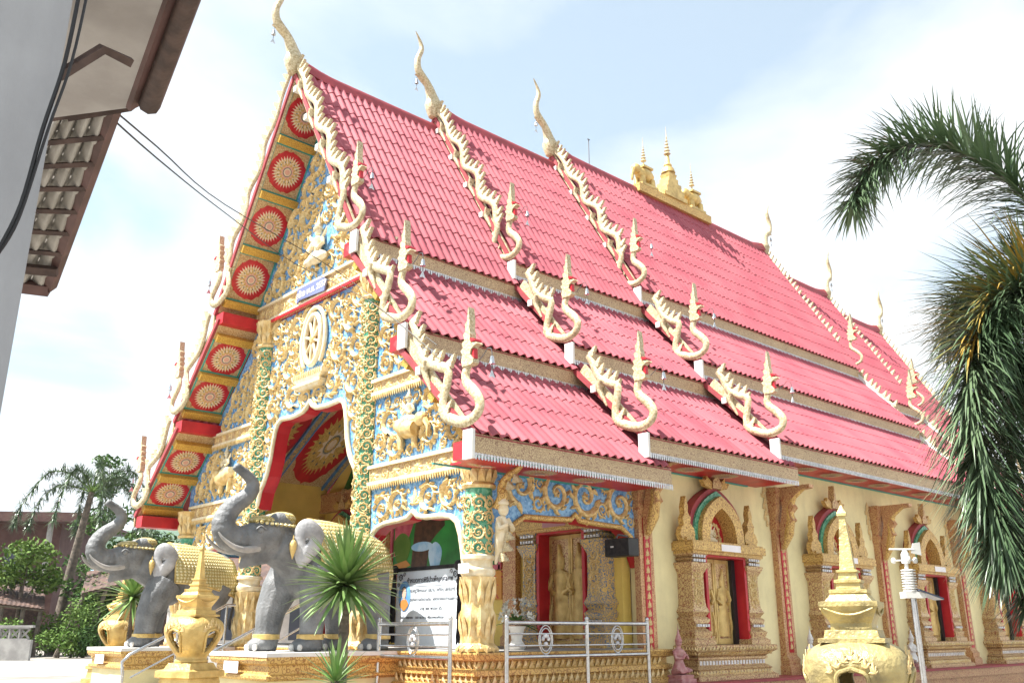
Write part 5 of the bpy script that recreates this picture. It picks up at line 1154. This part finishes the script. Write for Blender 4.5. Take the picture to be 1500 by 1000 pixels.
# ================= BACKGROUND AT THE LEFT =================
def leafcloud(b,c,r,n,size,rg,flat=.75):
    size*=.68
    for _ in range(int(n*1.9)):
        while True:
            p=Vector((rg.uniform(-1,1),rg.uniform(-1,1),rg.uniform(-1,1)))
            if p.length<=1 and p.length>rg.random()*.55: break
        q=Vector(c)+Vector((p.x*r[0],p.y*r[1],p.z*r[2])); u=Vector((rg.gauss(0,1),rg.gauss(0,1),rg.gauss(0,.6))).normalized(); v=u.cross(Vector((rg.gauss(0,1),rg.gauss(0,1),rg.gauss(0,1)))).normalized(); s_=size*rg.uniform(.6,1.3)
        b.add([q-u*s_,q+v*s_*.45,q+u*s_,q-v*s_*.45],[(0,1,2,3)])
def tree(px,dist,zt,cl,label,seed,mt='leaf_tree',size=.22,tr=.16,base=0,name='tree',group='trees behind the yard'):
    rg=random.Random(seed); g0=dep(px,930,dist); o=thing(name,label,'tree',(g0.x,g0.y,0),0,group); b=MB(); H=zt
    b.tube([(0,0,0),(rg.uniform(-.2,.2),0,H*.35),(rg.uniform(-.2,.2),.1,H*.75)],[tr,tr*.8,tr*.35],n=8); tk=b.build('trunk','bark',o,smooth=60)
    lb=MB()
    for (dx,z,rx,rz,n) in cl:
        cx=_r*(dx); c=Vector((cx.x,cx.y+rg.uniform(-.6,.6),z)); b=MB(); b.tube([(0,0,H*.3+z*.2),c*.6+Vector((0,0,z*.25)),c],[tr*.35,tr*.2,.02],n=5); b.build('limb','bark',o)
        for _ in range(3): leafcloud(lb,c+Vector((rg.uniform(-.4,.4)*rx,rg.uniform(-.4,.4)*rx,rg.uniform(-.4,.4)*rz)),(rx*.75,rx*.75,rz*.7),n//3,size,rg)
    lb.build('crown',mt,o); return o
def palm_far(px,dist,h,label,seed):
    rg=random.Random(seed); g0=dep(px,930,dist); o=thing('palm_tree',label,'palm tree',(g0.x,g0.y,0)); b=MB(); b.tube([(0,0,0),(.4,0,h*.5),(.9,-.1,h)],[.32,.24,.16],n=9); b.build('trunk','bark',o,smooth=60)
    for i in range(9):
        a=i*.7+rg.random()*.4; up=rg.uniform(.2,1.3); d=Vector((math.cos(a),math.sin(a),0)); c=Vector((.9,-.1,h)); ln=rg.uniform(2.6,3.4)
        P=[c,c+d*ln*.35+Vector((0,0,up*.9)),c+d*ln*.7+Vector((0,0,up*.9)),c+d*ln+Vector((0,0,up*.2-.9)),c+d*ln*1.1+Vector((0,0,up*.0-2.0))]
        Q=catmull(P,5); b=MB(); b.tube(Q,[.05-.0022*k for k in range(len(Q))],n=5); fr=b.build('frond_stalk','leaf_light',o); b=MB()
        for k in range(420):
            t=.12+.88*rg.random(); j=min(len(Q)-2,int(t*(len(Q)-1))); p=Q[j].lerp(Q[j+1],rg.random()); ax=(Q[j+1]-Q[j]).normalized(); rd=Vector((rg.gauss(0,1),rg.gauss(0,1),rg.gauss(0,1))).normalized(); blade(b,p,rd*.8+ax*.5,rg.uniform(.4,.75),.035,.6,n=2)
        b.build('leaflets','leaf_palm',fr)['kind']='stuff'
    return o
DB=58
palm_far(78,DB-2,8.6,'slender palm tree with drooping fronds by the sheds',5)
tree(128,DB+4,11.5,[(0,11.2,1.3,.6,120),(.7,10.2,1.5,.7,150),(-.9,9.4,1.5,.6,140),(.6,8.2,1.8,.8,200),(-.5,7.3,1.9,.9,220),(.9,6.2,1.9,.9,220),(-.2,5.0,1.8,.9,220)],'tall airy tree with layered dark foliage behind the palm',6,size=.24)
tree(203,DB+12,8.2,[(0,7.2,1.7,1.1,450),(1.2,6.3,1.5,1.1,350),(-1.4,6.2,1.6,1.3,400),(1.9,4.9,1.4,1.0,300),(.3,4.8,2.2,1.3,400)],'dense round green tree behind the far elephant',7,size=.26)
tree(165,DB-4,5.2,[(0,4.2,1.6,1.0,380),(-1.4,3.2,1.5,1.1,380),(1.6,3.0,1.6,1.2,380),(0,2.0,2.2,1.1,400)],'dark leafy tree behind the leaning shed posts',8,size=.22)
tree(22,DB-4,5.4,[(0,4.8,1.3,.9,330),(-1.2,4.0,1.3,.9,330),(1.0,3.9,1.2,.9,300)],'light green broadleaf tree in front of the brown house',9,'leaf_light',size=.24)
def bush(px,dist,h,w_,label,seed,mt='leaf_light'):
    rg=random.Random(seed); g0=dep(px,930,dist); o=thing('shrub',label,'shrub',(g0.x,g0.y,0),0,'shrubs along the yard'); b=MB(); b.tube([(0,0,0),(0,0,h*.6)],.05,n=6); b.build('stem','bark',o); b=MB()
    for _ in range(5): leafcloud(b,(rg.uniform(-.5,.5)*w_,rg.uniform(-.5,.5)*w_,h*rg.uniform(.35,.75)),(w_*.5,w_*.5,h*.38),110,.15,rg)
    b.build('foliage',mt,o)
for i,(px,d_,h,w_,lb) in enumerate(((108,50,3.0,1.5,'climbing green shrub under the palm'),(148,49,1.5,1.2,'low bright shrub before the leaning posts'),(90,50,1.3,1.3,'low weedy shrub behind the block wall'),(130,52,3.6,1.5,'tall shrub between palm and posts'),(70,54,2.2,1.6,'shrub behind the end of the block wall'),(175,50,1.0,1.2,'small shrub by the leaning posts near a lantern'),(8,52,2.0,1.5,'shrub under the lean-to roof'))): bush(px,d_,h,w_,lb,20+i,('leaf_light','leaf_tree')[i%2])
# block wall with pierced course
def ground_at(px,d_): q=dep(px,930,d_); return Vector((q.x,q.y,0))
a_=ground_at(-30,47); c_=ground_at(48,46); dd_=(c_-a_); ln_=dd_.length; ang_=math.atan2(dd_.y,dd_.x)
bw_=thing('block_wall','low grey concrete wall with a pierced block course','wall',a_,ang_)
b=MB(); b.box(0,ln_,-.1,.1,0,.85); b.build('wall_base','concrete',bw_); b=MB(); b.box(0,ln_,-.12,.12,1.35,1.45); b.build('coping','concrete',bw_)
for i in range(int(ln_/.42)):
    x=i*.42; b=MB()
    b.box(x,x+.06,-.09,.09,.85,1.35); b.box(x+.06,x+.42,-.09,.09,.85,.91); b.box(x+.06,x+.42,-.09,.09,1.29,1.35); b.tube([(x+.06,0,.91),(x+.42,0,1.29)],.045,n=4); b.tube([(x+.06,0,1.29),(x+.42,0,.91)],.045,n=4); b.build('pierced_block','concrete',bw_)
# brown house
h0=ground_at(18,75); hs=thing('brown_house','brown two-storey house with flat eaves behind the trees','house',h0,R(HEAD-90+8))
b=MB(); b.box(-14,2.2,0,8,0,8.6); b.build('wall','house_brown',hs); b=MB(); b.box(-15,4.6,-2.0,9,8.6,8.95); b.box(-15,4.7,-2.1,-2.0,8.55,9.2); b.build('roof','house_brown',hs)
b=MB(); b.box(-14,2.4,-1.9,0,4.2,4.5); b.build('balcony','concrete',hs)
for x in (2.0,-2.4): b=MB(); b.box(x-.15,x+.15,-1.8,-1.5,0,8.6); b.build('post','concrete',hs)
for x in (-3.2,-.8): 
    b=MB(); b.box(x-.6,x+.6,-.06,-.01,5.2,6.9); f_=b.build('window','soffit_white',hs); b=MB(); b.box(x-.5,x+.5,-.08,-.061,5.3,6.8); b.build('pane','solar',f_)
h1=ground_at(95,90); bl=thing('blue_roofed_building','low building with a pale blue metal roof behind the palm','building',h1,R(HEAD-90))
b=MB(); b.box(-4.5,12,0,6,0,5.2); b.build('wall','rust',bl); b=MB(); b.add([(-5,-1,5.2),(13,-1,5.2),(13,3,7.0),(-5,3,7.0),(-5,-1,5.1),(13,-1,5.1),(13,3,6.9),(-5,3,6.9)],[(0,1,2,3),(7,6,5,4),(0,4,5,1),(1,5,6,2),(2,6,7,3),(3,7,4,0)]); b.build('roof','roof_blue',bl)
# sheds with rusty sheet roofs on leaning posts
def shed(px0,px1,d_,zf,label,posts,sl=.35):
    a=ground_at(px0,d_); c=ground_at(px1,d_); v=c-a; n=v.length; o=thing('shed',label,'shed',a,math.atan2(v.y,v.x),'open sheds at the yard edge'); b=MB(); k=26; rows=[]
    for y,z in ((-1.6,zf-.35),(2.8,zf+.9)): rows.append([(n*i/k,y,z+sl*i/k+.03*(i%2)) for i in range(k+1)])
    b.loft(rows,cap=False,closed=False); e=b.build('roof_sheet','rust',o); m=e.modifiers.new('t','SOLIDIFY'); m.thickness=.04
    b=MB(); b.tube([(0,-1.5,zf-.42),(n,-1.5,zf+sl-.42)],.07,n=5); b.build('eave_beam','bark',o)
    for t,lean in posts: b=MB(); b.tube([(n*t-lean,-1.4,0),(n*t,-1.4,zf+sl*t-.4)],[.13,.10],n=7); b.build('post','bark',o)
    b=MB(); b.box(0,n,2.6,2.7,0,zf*.8); b.build('back_boards','wood_dark',o)
shed(112,212,52,3.3,'shed with rusty sheet roof on leaning wooden posts',((.05,.9),(.35,.7),(.6,.6),(.95,.1)),.9)
shed(-30,58,54,2.9,'low lean-to with rusty roof behind the block wall',((.3,0),(.65,0),(.95,.1)),-.3)
# neighbouring open hall seen between the columns
h2=ground_at(300,36); hl=thing('white_hall','low white hall with dark eaves seen past the porch columns','building',h2,R(HEAD-90-6))
b=MB(); b.box(-1.5,8,0,5,0,2.9); b.build('wall','white_paint',hl)
b=MB(); b.add([(-2.2,-1.6,2.7),(9,-1.6,2.7),(9,3,4.6),(-2.2,3,4.6),(-2.2,-1.6,2.55),(9,-1.6,2.55),(9,3,4.4),(-2.2,3,4.4)],[(0,1,2,3),(7,6,5,4),(0,4,5,1),(1,5,6,2),(2,6,7,3),(3,7,4,0)]); b.build('roof','rust',hl)
for x in (-1.8,2.2,6): b=MB(); b.box(x-.08,x+.08,-1.4,-1.24,0,2.6); b.build('post','wood_dark',hl)
for x in (.5,3.8): b=MB(); b.box(x-.7,x+.7,-.04,-.01,.9,2.0); b.build('window','solar',hl)
# concrete drive and its edge on the yard
b=MB(); A_=[ground_at(-80,30),ground_at(260,30),ground_at(260,48),ground_at(-80,46)]
b.add([(p.x,p.y,.006) for p in A_],[(0,1,2,3)]); dr=b.build('driveway','concrete'); struct(dr)
# ---------------- air ----------------
hz=MB(); hz.box(-1500,3000,-600,3400,-6,460); hzo=hz.build('haze','white_paint'); hzo['kind']='stuff'
hm=bpy.data.materials.new('haze'); hm.use_nodes=True; hn=hm.node_tree.nodes; hn.remove(hn['Principled BSDF']); pv=hn.new('ShaderNodeVolumePrincipled'); pv.inputs['Density'].default_value=HAZE; pv.inputs['Color'].default_value=(.78,.88,1,1); pv.inputs['Anisotropy'].default_value=.2
hm.node_tree.links.new(pv.outputs[0],hn['Material Output'].inputs['Volume']); hzo.data.materials.clear(); hzo.data.materials.append(hm)
